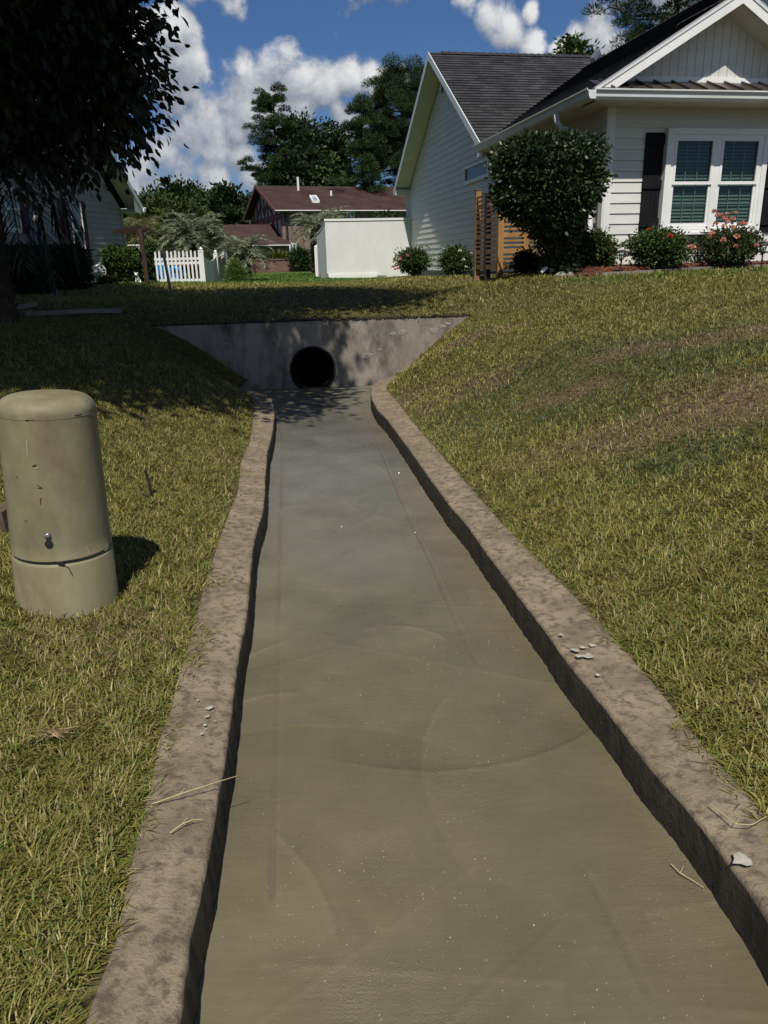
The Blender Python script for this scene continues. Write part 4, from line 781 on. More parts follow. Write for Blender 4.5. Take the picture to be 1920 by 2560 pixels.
def palm(base, trunk_h, nf, Lf, label, seed, cols, group=None, nlf=34, tr=.16, droop=1.0, ll=.45, lw=.035, skirt=0, azr=None, el=None, up0=.9):
    t_ = root('palm_tree', base, label, 'palm', group); base = Vector(base); rr = random.Random(seed); r = np.random.default_rng(seed); mb = MB(); hd = base+Z*trunk_h
    n = max(6, int(trunk_h/.08)); mb.tube([base-Z*.1+Z*(trunk_h+.1)*i/n for i in range(n+1)], [tr*(1.25-.3*i/n)*(1+.16*(i % 2)) for i in range(n+1)], 14)
    for i in range(int(trunk_h*70)):     # old leaf bases
        a = i*2.4; z = (i/(trunk_h*70))*trunk_h; c = base+Vector((math.cos(a)*tr*1.05, math.sin(a)*tr*1.05, z)); mb.beam(c, c+Vector((math.cos(a)*.06, math.sin(a)*.06, .08)), .05, .025)
    part('trunk', mb, M_bark, t_); rm = MB(); C = []; D = []; S = []; 
    for i in range(nf):
        az = (i*2.399+rr.uniform(-.3,.3)) if azr is None else rr.uniform(*azr); u = (i+.5)/nf; e0 = (1.35-1.5*u*up0) if el is None else rr.uniform(*el); L_ = Lf*rr.uniform(.8, 1.1); pts = []; p = hd.copy(); e = e0; m_ = 16
        for k in range(m_+1):
            pts.append(p.copy()); p = p+Vector((math.cos(az)*math.cos(e), math.sin(az)*math.cos(e), math.sin(e)))*(L_/m_); e -= droop*(.06+.13*(k/m_))*(1.2+.4*rr.random())
            e = max(e, -1.5)
        rm.tube(pts, [.018*(1-.85*k/m_)*(Lf/1.6) for k in range(m_+1)], 5)
        P = np.array([tuple(q) for q in pts]); T = unit(np.gradient(P, axis=0)); side = unit(np.cross(T, [0,0,1.0])+1e-9); upv = np.cross(side, T)
        f = np.linspace(.14, 1, nlf)*m_; i0 = np.clip(f.astype(int), 0, m_-1); w = (f-i0)[:,None]; pp = P[i0]*(1-w)+P[i0+1]*w
        for sg in (1, -1):
            d = side[i0]*sg*1.0+T[i0]*.75+upv[i0]*.35+r.normal(size=(nlf,3))*.12; d[:,2] -= .25*droop; C.append(pp); D.append(d); S.append(ll*np.sin(np.linspace(.5, 2.75, nlf))*r.uniform(.85, 1.1, nlf))
    part('frond_stem', rm, mat('palm_stem', tuple(np.array(cols[0])*1.1), None, rough=.6), t_, smooth=True)
    C = np.concatenate(C); D = unit(np.concatenate(D)); S = np.concatenate(S); n = len(C); s = unit(np.cross(D, [0,0,1.0])+r.normal(size=(n,3))*.3)*lw/2; L1 = S[:,None]
    g1 = D*L1*.5; g2 = D*L1+np.array([0,0,-1.0])*L1*.22*droop
    Vq = np.stack([C-s*.6, C+s*.6, C+g1+s, C+g1-s, C+g2+s*.08, C+g2-s*.08], 1).reshape(-1,3); b_ = (np.arange(n)*6)[:,None]; F = np.concatenate([b_+np.array([0,1,2,3]), b_+np.array([3,2,4,5])])
    npmesh('fronds', Vq, F, M_palm, t_, col=np.repeat(tint(n, cols, r, .2), 6, 0)); return t_
def shrub(name, base, E, label, seed, n, L, Wd, cols, M_=None, group=None, cat='bush', flowers=None, box=False, stems=6, cr=.12, hexa=False, fcol=((.74,.36,.28),(.80,.46,.36),(.66,.28,.22)), fr_=.034, shell=.55, nl=10):
    t_ = root(name, base, label, cat, group); base = Vector(base); rr = random.Random(seed); mb = MB()
    for i in range(stems):
        e = E[i % len(E)]; d = Vector((rr.uniform(-.7,.7)*e[1][0], rr.uniform(-.7,.7)*e[1][1], rr.uniform(-.2,.7)*e[1][2])); q = Vector(e[0])+d; limb(mb, base+Vector((rr.uniform(-.05,.05), rr.uniform(-.05,.05), -.05)), q, .02, .005, seed*3+i, 6, .08)
    part('stems', mb, M_bark, t_); crown('foliage', E, n//nl, nl, L, Wd, cols, M_ or M_leaf, t_, seed, cr, shell, hexa=hexa)
    if flowers:
        fm_V = []; r = np.random.default_rng(seed+5)
        for k, c in enumerate(flowers):
            c = np.array(c); m_ = 26; d = unit(r.normal(size=(m_,3))); d[:,2] = np.abs(d[:,2]); s_ = fr_*rr.uniform(.75, 1.2); V, F, per = leaves(c+d*s_*.15, d+r.normal(size=d.shape)*.3, s_, s_*.95, r, fold=-.25)
            o = npmesh('flower', V, F, M_petal, t_, col=np.repeat(tint(m_, fcol, r, .15), per, 0))
    return t_
def gp(px, py): p = hit(px, py); return p
# ------------------------------------------------------------------ grass: single blades, finer and denser near the lens
def in_bed(x, y):
    v = (x-C0[0])*HV.x+(y-C0[1])*HV.y; t_ = (x-C0[0])*HU.x+(y-C0[1])*HU.y
    return ((t_ > BEDT(v)) & (v > -1.0)) | ((t_ > -.1) & (v > -.02)) 
_bp = sorted([((q.x-C0[0])*HV.x+(q.y-C0[1])*HV.y, (q.x-C0[0])*HU.x+(q.y-C0[1])*HU.y) for q in [hit(x, y) for x, y in ((1400,695.5),(1480,693),(1560,687),(1640,682),(1720,677.5),(1800,673),(1900,669),(2000,664))]])
BV = [-1.1]+[q[0] for q in _bp]+[7.5]; BT_ = [_bp[0][1]+.12]+[q[1] for q in _bp]+[_bp[-1][1]]; print('bed', [(round(a, 2), round(b, 2)) for a, b in zip(BV, BT_)])
def BEDT(v): return np.interp(v, BV, BT_)
def grass(seed):
    r = np.random.default_rng(seed); V = []; col = []; F = []; off = 0
    bands = [(.75,1.6,44000,.038,.0034),(1.6,2.6,30000,.037,.0036),(2.6,4,19000,.036,.0040),(4,6,10500,.034,.0042),(6,9,5500,.036,.0056),(9,13,2400,.042,.008),(13,18,1300,.045,.011),(18,30,330,.055,.018)]
    for y0, y1, dens, L, w in bands:
        hx = y1*.56+2.1; n = int(dens*(y1-y0)*2*hx*.92); x = r.uniform(-hx, hx, n); y = r.uniform(y0, y1, n); s = sdist(x, y); bh = hwdist(x, y)
        ok = ((np.abs(x) < y*.56+.35) | (r.random(n) < .45)) & (((s > -.012+.05*fbm(x, y, 9, 3, 2)) & (bh < 0)) | (bh > .0+.02*r.random(n)) & ((bh > .03) )) & ~in_bed(x, y); ok &= ~((bh <= 0) & (y > 8.0) & (s < -.0))
        thin = patchcol(x, y)[1]; ok &= r.random(n) > .35*thin; x, y = x[ok], y[ok]; z = ground(x, y); bh = bh[ok]; z = np.where((bh > -.02) & (bh < .25), np.maximum(z, .79), z); n = len(x)
        c = turf(x, y, r); l = L*r.uniform(.35, 1.5, n)*(1+.25*fbm(x, y, 3, 12)); 
        cx = np.round(x/.045+.8*fbm(x, y, 14, 61, 2)); cy = np.round(y/.045+.8*fbm(x, y, 14, 62, 2)); az = (np.sin(cx*12.9898+cy*78.233)*43758.5453 % 6.283)+r.normal(0, 1.3, n); e = np.clip(r.normal(.62, .33, n), .08, 1.5)
        edge = np.clip(1-sdist(x, y)/.05, 0, 1); e = e*(1-.4*edge)
        d = np.stack([np.cos(az)*np.cos(e), np.sin(az)*np.cos(e), np.sin(e)], 1); sd_ = np.stack([-np.sin(az), np.cos(az), np.zeros(n)], 1)*(w*r.uniform(.7, 1.3, n)/2)[:,None]
        p = np.stack([x, y, z-.004], 1); L1 = l[:,None]; m1 = p+d*L1*.55+np.array([0,0,1.0])*L1*.08; tp = p+d*L1-np.array([0,0,1.0])*L1*.10*r.random(n)[:,None]+np.stack([np.cos(az), np.sin(az), 0*az], 1)*L1*.12
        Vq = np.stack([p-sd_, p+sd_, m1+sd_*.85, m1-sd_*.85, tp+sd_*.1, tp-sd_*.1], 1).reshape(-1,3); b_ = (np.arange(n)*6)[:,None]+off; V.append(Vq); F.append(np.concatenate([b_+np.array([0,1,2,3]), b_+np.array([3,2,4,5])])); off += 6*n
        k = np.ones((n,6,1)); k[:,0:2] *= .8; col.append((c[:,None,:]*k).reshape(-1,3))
    V = np.concatenate(V); F = np.concatenate(F); col = np.concatenate(col); print('grass blades', len(V)//6)
    o = npmesh('grass', V, F, M_grass, col=col); tagit(o, 'yellow-green mown lawn grass with straw-coloured blades', 'grass', kind='stuff')
grass(17)
# ================================================================== utility pedestal
M_scuff = [mat('scuff_dark', (.05,.04,.03), None), mat('scuff_pale', (.5,.46,.38), None), mat('scuff_rust', (.16,.07,.04), None)]
pb = hit(172, 1494); pb = Vector((pb.x, pb.y, pb.z)); ptop = atY(116, 1010, pb.y)
ax = Vector((ptop.x-pb.x, 0.0, ptop.z-pb.z)).normalized(); T3 = Matrix((Vector((1,0,0))-ax*ax.x, Vector((0,1,0)), ax)).transposed(); T3.col[0].normalize() if hasattr(T3.col[0], 'normalize') else None
zf = lambda y: atY(170, y, pb.y-.175).z - pb.z
ped = root('utility_pedestal', pb, 'round-topped grey-green plastic utility pedestal stained with dirt, standing in the grass', 'utility pedestal')
pd_h = zf(1050)+.085; gap = zf(1405); ring = zf(1503)
mb = MB(); mb.lathe(pb, [(.184,-.15),(.184,ring-.004),(.1825,ring-.001),(.1825,ring+.001),(.181,ring+.004),(.179,gap-.02),(.176,gap-.014),(.166,gap-.012),(.166,gap+.02)], 96, T3)
part('base', mb, M_ped, ped, smooth=True)
mb = MB(); zd = zf(1050); R0, R1 = .176, .164
pr_ = [(.170,gap+.0),(R0,gap+.001),(R0+.001,gap+.004)]+[(R0+(R1-R0)*i/10, gap+.006+(zd-gap-.008)*i/10) for i in range(11)]
pr_ += [(R1-.062+.062*math.cos(a_)**.9, zd+.010+.052*math.sin(a_)) for a_ in [math.pi/2*i/14 for i in range(14)]] + [(.095, zd+.063), (.06, zd+.0655), (.001, zd+.067)]
mb.lathe(pb, pr_, 96, T3); part('cover', mb, M_ped, ped, smooth=True)
mb = MB(); mb.tube([pb+T3 @ Vector(((R1+.0002)*math.cos(6.2832*i/72), (R1+.0002)*math.sin(6.2832*i/72), zd)) for i in range(73)], .0009, 5, caps=False); part('seam', mb, mat('seam_line', (.10,.09,.06), None), ped)
def onped(px, py, off=0.0):
    d = ray(px, py); o = Vector((0,0,H)); 
    for k in range(300):
        t = 1.9+k*.005; p = o+d*t; q = p-pb; h_ = q.dot(ax); rad_ = (q-ax*h_).length
        if rad_ < .1785-.012*max(0, (h_-gap))/(zd-gap)+off: return p
    return p
for (xa, ya), (xb, yb) in (((63,1052),(88,1052)), ((188,1041),(204,1037))):
    mb = MB(); a_, b_ = onped(xa, ya, .0012), onped(xb, yb, .0012); mb.quad(a_, b_, b_+Z*.0035, a_+Z*.0035); part('vent_slot', mb, M_room, ped)
c = onped(119, 1340, .002); d = Vector((c.x-pb.x, c.y-pb.y, 0)).normalized(); mb = MB(); mb.tube([c-d*.006, c+d*.003, c+d*.006], [.0115, .0105, .005], 20); part('rivet', mb, mat('dull_steel', (.35,.34,.33), None, rough=.35, metal=.8), ped, smooth=True)
c = onped(122, 1360, .002); mb = MB(); mb.tube([c-d*.006, c+d*.002], [.0135, .0135], 20); mb.tube([c+d*.0015, c+d*.004], [.006, .005], 6); part('lock', mb, mat('lock_metal', (.06,.06,.06), None, rough=.4, metal=.7), ped)
a_ = onped(160, 1412, .003); mb = MB(); mb.tube([a_, onped(172,1420,.006), onped(180,1437,.006)], .0015, 5); mb.box(lambda x,y,z: onped(150,1408,.001)+Vector((x,y,z)), -.008, .012, -.004, .004, -.006, .006); part('wire', mb, M_dark, ped)
for k, ((xa, ya), (xb, yb), w_) in enumerate((((80,1165),(90,1162),.0018),((84,1170),(97,1171),.0012),((92,1212),(103,1218),.0014),((94,1220),(106,1220),.001),((64,1092),(70,1140),.0008),((101,1245),(102,1262),.0025),((62,1300),(68,1304),.0012),((218,1370),(224,1384),.001),((150,1050+90),(160,1150),.001),((40,1190),(44,1196),.0015))):
    a_, b_ = onped(xa, ya, .001), onped(xb, yb, .001); mb = MB(); mb.beam(a_, b_, w_*1.5, w_); part('scuff_mark', mb, M_scuff[k % 3], ped)
# clump of dead straw in the near grass
c = hit(118, 1862); r = np.random.default_rng(77); n_ = 46; C = np.array(tuple(c))+r.normal(size=(n_,3))*[.022,.012,.004]+[0,0,.035]; D = r.normal(size=(n_,3))*[.8,.5,.16]+[.5,-.25,.05]
V, F, per = leaves(C, D, .07*r.uniform(.5,1.4,n_), .0035, r, fold=.05); o = npmesh('dry_grass_clump', V, F, M_grass, col=np.repeat(tint(n_, [(.40,.30,.17),(.30,.21,.11)], r), per, 0), loc=tuple(c)); tagit(o, 'small clump of dead tan straw lying in the near left grass', 'dead grass')
# dark stake in the turf, brown block at the left edge
b_ = hit(381, 1244); t_ = atY(364, 1176, b_.y); mb = MB(); mb.tube([b_-Z*.03, b_+(t_-b_)*.5+Vector((.002,0,0)), t_], .0085, 8); mb.tube([t_-Z*.006, t_+Z*.002], .011, 8); o = part('metal_stake', mb, M_dark, loc=b_); tagit(o, 'short thin dark stake leaning in the grass right of the pedestal', 'stake')
b_ = hit(-14, 1325); mb = MB(); mb.hexa([b_+Vector((x, y, z)) for x, y, z in ((-.12,-.05,-.03),(.075,-.04,-.03),(.08,.09,-.03),(-.12,.1,-.03),(-.11,-.045,.09),(.066,-.035,.085),(.07,.085,.09),(-.11,.09,.095))])
o = part('stone_block', mb, mat('brown_block', (.12,.085,.06), (.07,.05,.035), 12, rough=.9, bump=.5), loc=b_); tagit(o, 'brown stone block in the grass left of the pedestal, mostly cut off', 'stone block')
# leaning pale marker pole
b_ = hit(429, 737); t_ = atY(407, 627, b_.y+.15); mb = MB(); mb.tube([b_-Z*.05, b_+(t_-b_)*.5, t_], .025, 10); o = part('marker_pole', mb, mat('grey_pvc', (.34,.31,.27), (.26,.24,.21), 9, rough=.6), loc=b_, smooth=True); tagit(o, 'grey plastic marker pole leaning in the lawn in front of the white picket fence', 'pole')
b_ = hit(148, 767); mb = MB(); mb.tube([b_-Z*.03, b_+Z*.22], .008, 6); o = part('wire_rod', mb, M_grey, loc=b_); tagit(o, 'thin grey wire rod upright in the shaded lawn below the left house', 'rod')
for lab, pts in (('pale timber edging strip lying in the shaded lawn', [(68,794),(140,791),(220,788),(304,786)]), ('grey timber edging piece at the far left of the shaded lawn', [(-20,786),(20,781),(50,778),(90,769)])):
    mb = MB(); P = [hit(*q)+Z*.04 for q in pts]
    for p, q in zip(P, P[1:]): mb.beam(p-(q-p)*.03, q, .05, .05)
    o = part('lawn_edging', mb, mat('pale_timber', (.30,.27,.22), (.2,.18,.15), 8), loc=P[0]); tagit(o, lab, 'lawn edging')
# dry stalks lying on the kerb
def stalk(pts, z0, lab):
    mb = MB(); P = [atZ(x, y, z) for (x, y), z in zip(pts, z0)]; mb.tube(P, [.0016, .0015, .0012, .0007][:len(P)], 5); mb.tube([P[1], P[1]+Vector((.012,.01,.012))], [.0009,.0004], 4)
    o = part('dry_stalk', mb, mat('straw', (.42,.36,.19), None, rough=.7), loc=P[0]); tagit(o, lab, 'grass stalk')
stalk([(380,2010),(450,1985),(520,1962),(592,1940)], [.152,.166,.170,.166], 'long dry grass stalk lying across the kerb beside the pedestal lawn')
stalk([(425,2082),(455,2060),(480,2050),(508,2048)], [.152,.158,.158,.153], 'short curled dry stalk on the kerb just below the long one')
stalk([(1775,2010),(1840,2060),(1880,2062),(1918,2040)], [.155,.165,.17,.175], 'bent yellow grass stalk lying on the kerb at the right edge')
stalk([(1678,2160),(1700,2182),(1730,2200),(1760,2220)], [.012,.014,.014,.012], 'curved dark stalk stuck in the wet cement beside the kerb')
# ================================================================== mulch bed with edging
ep = [gp(x, y) for x, y in ((1330,697),(1400,695.5),(1480,693),(1560,687),(1640,682),(1720,677.5),(1800,673),(1900,669),(2000,664))]
def vt(p): q = Vector((p.x-C0[0], p.y-C0[1], 0)); return q.dot(HV), q.dot(HU)
E_ = sorted([vt(p) for p in ep]); print('bed edge', [(round(a,2), round(b,2)) for a, b in E_])
mb = MB(); nv_ = 120; rows = []
for i in range(nv_+1):
    v = -.95+(7.5)*i/nv_; t0 = float(BEDT(v))+.02; t1 = .1 if v > 0 else 1.4; rows.append([(v, t0+(t1-t0)*j/14) for j in range(15)])
GV = [[None]*15 for _ in rows]
for i, rw_ in enumerate(rows):
    for j, (v, t_) in enumerate(rw_):
        p = HF(v, t_, 0); GV[i][j] = Vector((p.x, p.y, gz(p.x, p.y)+.012+.05*min(1, j/4)+random.uniform(-.012,.012)))
for i in range(nv_):
    for j in range(14): mb.quad(GV[i][j], GV[i+1][j], GV[i+1][j+1], GV[i][j+1])
o = part('mulch_bed', mb, M_mulch, loc=HF(1,-.5,1.15)); tagit(o, kind='structure')
mb = MB(); r_ = random.Random(4)
for k in range(2600):
    v = r_.uniform(-.6, 6); t_ = r_.uniform(float(BEDT(v))+.05, -.03); p = HF(v, t_, 0); c = Vector((p.x, p.y, gz(p.x, p.y)+.05+r_.uniform(0,.025))); d = Vector((r_.gauss(0,1), r_.gauss(0,1), r_.gauss(0,.35))).normalized(); mb.beam(c-d*.022, c+d*.022, r_.uniform(.01,.02), .006)
o = part('mulch_chips', mb, mat('mulch_chip', (.26,.10,.065), (.12,.045,.03), 14, rough=.9), loc=HF(1,-.5,1.2)); tagit(o, 'red bark mulch chips covering the bed under the double window', 'mulch', kind='stuff')
mb = MB(); v = -.4
while v < 6.6:
    L_ = .34+r_.uniform(-.05,.05); a, b = HF(v, float(BEDT(v))-.03, 0), HF(v+L_, float(BEDT(v+L_))-.03, 0); a.z = gz(a.x, a.y)+.012; b.z = gz(b.x, b.y)+.012; mb.beam(a, b, .06, .05+r_.uniform(0,.01)); v += L_+.004
o = part('bed_edging', mb, M_stone, loc=HF(1,-.9,1.15)); tagit(o, 'low grey concrete edging between the lawn and the red mulch bed', 'garden edging')
for px, py, s in ((1402,690,.075),(1424,688,.05)):
    b_ = gp(px, 694); mb = MB(); mb.lathe(b_+Z*.0, [(s,-.02),(s*1.05,.02),(s*.8,.045),(s*.3,.06)], 9); o = part('edging_rock', mb, M_stone, loc=b_); tagit(o, 'flat tan rock at the %s of the mulch bed edging' % ('very left end' if s > .06 else 'left part'), 'rock', 'rocks at the end of the mulch bed')
# ================================================================== shrubs by the right house
def boxE(c, sx, sy, z0, z1, r, k=7, q=.62):
    out = [((c.x, c.y, (z0+z1)/2), (sx*.8, sy*.8, (z1-z0)*.42))]
    for i in range(k): out.append(((c.x+r.uniform(-1,1)*sx*(1-q), c.y+r.uniform(-1,1)*sy*(1-q), z0+(z1-z0)*r.uniform(.3,.72)), (sx*q*r.uniform(.7,1), sy*q, (z1-z0)*.3)))
    return out
def hedgeE(c, sx, sy, z0, z1, r):
    out = []; h = z1-z0
    for i in (-1, 0, 1):
        for k_, zf_ in enumerate((.18, .5, .8)): out.append(((c.x+i*sx*.6+r.uniform(-.03,.03)*sx, c.y+r.uniform(-.06,.06), z0+h*zf_+r.uniform(-.02,.02)*h), (sx*.42, sy*.85, h*.22)))
    return out
def bushpx(x0, x1, yt, yb, label, seed, n, L, Wd, cols, Y=None, dy=.25, flowers=None, M_=None, k=7, cat='bush', name='shrub', group=None, sy=None, cr=.10, fcol=None, stems=7, shell=.55, q=.62):
    cx_ = (x0+x1)/2; 
    if Y is None: Y = gp(cx_, yb).y+dy
    ym = (yt+yb)/2; a, b = atY(x0, ym, Y), atY(x1, ym, Y); zt_ = atY(cx_, yt, Y).z; X = (a.x+b.x)/2; z0 = gz(X, Y); sx = (b.x-a.x)/2; c = Vector((X, Y, z0)); r = random.Random(seed)
    fl = [tuple(atY(fx, fy, Y-(sy or sx)*.85)) for fx, fy in flowers] if flowers else None
    kw = dict(fcol=fcol) if fcol else {}
    EE = hedgeE(c, sx, sy or sx, z0+.02, zt_, r) if name == 'clipped_hedge' else boxE(c, sx, sy or sx, z0+.02, zt_, r, k, q)
    return shrub(name, c, EE, label, seed, n, L, Wd, cols, M_, group, cat, fl, stems=stems, cr=cr, shell=shell, **kw)
CAM = [(.020,.036,.010), (.032,.052,.015), (.015,.028,.008), (.045,.068,.022)]
cb = gp(1392, 690); Yb = cb.y+.15; cX = atY(1370, 430, Yb).x; zT = atY(1370, 318, Yb).z-.09; hw_ = (atY(1524, 430, Yb).x-cX)*.9; bX = atY(1392, 650, Yb).x
E1 = [((cX+dx*hw_, Yb+dy*.3, zT-dz), (hw_*rx, .62, rz)) for dx, dy, dz, rx, rz in ((-.45,0,.29,.5,.26),(.45,0,.29,.5,.25),(0,-.4,.28,.66,.26),(-.5,0,.55,.46,.34),(.5,0,.53,.46,.34),(0,.3,.55,.85,.42),(0,-.5,.62,.72,.36),(-.34,0,.78,.42,.24),(.34,0,.80,.42,.24),(.06,0,.95,.42,.25))]
E1 += [((bX+.02, Yb, 1.84), (.26,.3,.22)), ((bX, Yb, 1.58), (.20,.24,.3)), ((bX+.03, Yb, 1.32), (.22,.26,.2))]
shrub('camellia_tree', (bX, Yb, gz(bX, Yb)), E1, 'large clipped round-topped dark glossy evergreen in front of the house corner', 71, 34000, .062, .034, CAM, M_gloss, cat='tree', stems=12, cr=.09, hexa=True, shell=.8, nl=10)
bushpx(1290,1345,632,690, 'small dark shrub in shade between the slatted screen and the large clipped evergreen', 72, 1800, .05, .028, DG)
bushpx(1426,1545,574,682, 'rounded green shrub beside the large clipped evergreen, left of the path light', 73, 7000, .05, .028, MG+YG[:1], dy=.3)
bushpx(1578,1728,578,682, 'green rose bush between the path light and the tall pink-flowered rose', 74, 7000, .045, .026, MG, dy=.3, flowers=[(1623,574),(1675,591)], fcol=((.55,.08,.03),(.6,.12,.05)))
fpx = [(1480+.2652*x, 460+.2652*y) for x, y in ((1150,268),(1275,285),(1215,300),(1345,275),(1255,325),(1275,358),(1325,335),(1165,375),(1240,400),(1330,410),(1410,375),(1445,378),(1135,470),(1110,500),(1240,525),(1365,497),(1360,590),(925,597),(965,615),(1555,590),(1225,325),(1180,300),(1235,540),(950,600))]
bushpx(1722,1905,560,675, 'tall rose bush with many coral pink blooms below the double window', 75, 7500, .042, .024, MG+[(.08,.05,.03)], dy=.35, flowers=fpx, k=9, stems=14)
rb = gp(1810,672); E3 = [((atY(1800,575,rb.y+.35).x, rb.y+.35, atY(1800,578,rb.y+.35).z), (.26,.2,.16))]
bushpx(983,1084,618,693, 'low shrub with a cluster of pink flowers at the right end of the white enclosure', 76, 5200, .055, .03, MG, flowers=[(982,668),(988,674),(996,672),(1020,640),(1000,648)], dy=.4, fcol=((.75,.2,.16),(.8,.3,.24),(.7,.5,.42)))
bushpx(1102,1188,612,692, 'low shrub with white flowers against the gable wall, left of the slatted screen', 77, 5200, .055, .03, MG, flowers=[(1150,628),(1179,634),(1165,668),(1108,622),(1158,650)], dy=.4, fcol=((.8,.78,.7),(.75,.75,.66)))
# ================================================================== slatted timber screen
scn = root('slatted_screen', HF(-1.1, 1.03, 1.14), 'new pine slatted screen with dark-capped posts hiding the side of the house', 'screen')
for v, t_, zt_, mm, cap_ in ((-1.1,1.03,2.42,M_wood,False), (-1.1,2.15,2.46,M_wood,True), (-.70,1.05,2.40,M_wood,False), (-1.1,1.62,2.38,M_brownpost,False), (-.06,1.05,2.40,M_woodside,False)):
    mb = MB(); gz_ = gz(*HF(v,t_,0)[:2]); mb.box(HF, v-.042, v+.042, t_-.042, t_+.042, gz_-.03, zt_); p_ = part('post', mb, mm, scn)
    if cap_:
        mb = MB(); mb.hexa([HF(v+a, t_+b, z) for a, b, z in ((-.05,-.05,zt_),(.05,-.05,zt_),(.05,.05,zt_),(-.05,.05,zt_),(-.04,-.04,zt_+.025),(.04,-.04,zt_+.025),(.04,.04,zt_+.025),(-.04,.04,zt_+.025))]); part('post_cap', mb, M_dark, p_)
z = 1.275; k = 0
while z < 2.36:
    h_ = .068 if k % 3 == 0 else .03
    mb = MB(); mb.box(HF, -1.058, -.742, .992, 1.012, z, z+h_); part('slat', mb, M_wood, scn)
    mb = MB(); mb.box(HF, -.658, -.102, 1.0, 1.02, z, z+h_); part('slat', mb, M_woodside, scn)
    mb = MB(); mb.box(HF, -1.138, -1.118+.0, 1.072, 2.108, z, z+h_); part('slat', mb, M_woodside, scn)
    z += h_+.032; k += 1
mb = MB(); mb.box(HF, -.95, -.3, .92, 1.0, 1.12, 1.16); mb.box(HF, -1.2, -1.08, 1.95, 2.07, 1.1, 1.17); o = part('timber_offcut', mb, M_woodside, scn)
# ================================================================== path lights and small fittings in the bed
def lantern(px, py, pyt, label):
    b_ = gp(px, py+2); b_ = b_+Vector((0,.12,0)); b_.z = gz(b_.x, b_.y)+.03; zt_ = atY(px, pyt, b_.y).z; hh = zt_-b_.z; t_ = root('path_light', b_, label, 'path light', 'black path lights along the mulch bed')
    mb = MB(); mb.tube([b_-Z*.03, b_+Z*hh*.55], .011, 8); part('stake', mb, M_dark, t_)
    mb = MB(); mb.lathe(b_, [(.012,hh*.53),(.035,hh*.58),(.037,hh*.60)], 12); 
    for i in range(4): a = .4+i*1.571; mb.tube([b_+Vector((math.cos(a)*.032, math.sin(a)*.032, hh*.59)), b_+Vector((math.cos(a)*.045, math.sin(a)*.045, hh*.86))], .004, 5)
    part('cage', mb, M_dark, t_)
    mb = MB(); mb.lathe(b_, [(.028,hh*.60),(.036,hh*.86)], 14); part('glass_cylinder', mb, M_glass, t_, smooth=True)
    mb = MB(); mb.lathe(b_, [(.010,hh*.60),(.012,hh*.75),(.004,hh*.80)], 10); part('bulb', mb, M_white, t_, smooth=True)
    mb = MB(); mb.lathe(b_, [(.055,hh*.85),(.076,hh*.86),(.074,hh*.89),(.048,hh*.97),(.012,hh)], 8); part('cap', mb, M_dark, t_)
lantern(1558, 685, 624, 'black solar path light between the two green bushes, left of the shutter')
lantern(1913, 671, 606, 'black solar path light at the right edge of the picture beside the pink rose')
b_ = gp(1360, 692)+Vector((0,.06,0)); t_ = root('garden_spotlight', b_, 'small white garden spotlight under the large clipped evergreen', 'spotlight'); mb = MB(); mb.beam(b_+Vector((-.03,0,.05)), b_+Vector((.04,.02,.11)), .05, .03); part('lamp_head', mb, M_white, t_); mb = MB(); mb.tube([b_-Z*.02, b_+Vector((.0,.02,.07))], .007, 6); part('stake', mb, M_dark, t_)
b_ = gp(1383, 692)+Vector((0,.1,0)); t_ = root('plant_tag', b_, 'small grey plant tag on a stake under the large clipped evergreen', 'plant tag'); mb = MB(); mb.hexa([b_+Vector(q) for q in ((-.03,0,.06),(.03,0,.06),(.03,.005,.06),(-.03,.005,.06),(-.03,.01,.10),(.03,.01,.10),(.03,.015,.10),(-.03,.015,.10))]); part('tag', mb, M_grey, t_); mb = MB(); mb.tube([b_-Z*.02, b_+Z*.065+Vector((0,.006,0))], .004, 5); part('stake', mb, M_dark, t_)
# ================================================================== white enclosure at the rear corner
sb = gp(815, 694); SY = 22.3; pL, pR = atY(815, 620, SY), atY(1029, 620, SY+.35); zT_ = atY(815, 553, SY).z; zB = gz(pL.x, SY)-.03
A_ = Vector((pR.x-pL.x, pR.y-pL.y, 0)); WW = A_.length; A_.normalize(); Nf = Vector((A_.y, -A_.x, 0)); fE = frame((pL.x, pL.y), A_, Nf)
enc = root('white_enclosure', fE(WW/2, 0, zB), 'tall plain white panelled enclosure at the rear corner of the cream house', 'enclosure')
M_panel = mat('white_panel', (.70,.70,.685), (.64,.64,.625), 4, rough=.6, stretch=(1,1,.4), c3=(.58,.58,.55), s3=3, l3=.6, h3=.85)
mb = MB(); bx(mb, fE, 0, WW, -.05, 0, zB, zT_); part('front_panel', mb, M_panel, enc)
mb = MB(); bx(mb, fE, -.02, WW+.02, -.07, .02, zT_+.001, zT_+.06); part('top_rail', mb, M_white, enc)
mb = MB(); bx(mb, fE, 0, 1.45, .001, .03, zB, zB+.13); part('base_board', mb, M_white, enc)
mb = MB(); Sd = Vector((-.24, 1.0, 0)).normalized(); cn = fE(0,-.05,0); n_ = 12
zs = lambda f: zT_-.27*math.sin(math.pi/2*f)**.8
for i in range(n_):
    f0, f1 = i/n_, (i+1)/n_; p, q = cn+Sd*1.5*f0, cn+Sd*1.5*f1; off = Vector((.03,.01,0)); mb.hexa([p+Z*zB, q+Z*zB, q+off+Z*zB, p+off+Z*zB, p+Z*zs(f0), q+Z*zs(f1), q+off+Z*zs(f1), p+off+Z*zs(f0)])
    mb.hexa([p-off*.3+Z*(zs(f0)+.001), q-off*.3+Z*(zs(f1)+.001), q+off*1.3+Z*(zs(f1)+.001), p+off*1.3+Z*(zs(f0)+.001), p-off*.3+Z*(zs(f0)+.04), q-off*.3+Z*(zs(f1)+.04), q+off*1.3+Z*(zs(f1)+.04), p+off*1.3+Z*(zs(f0)+.04)])
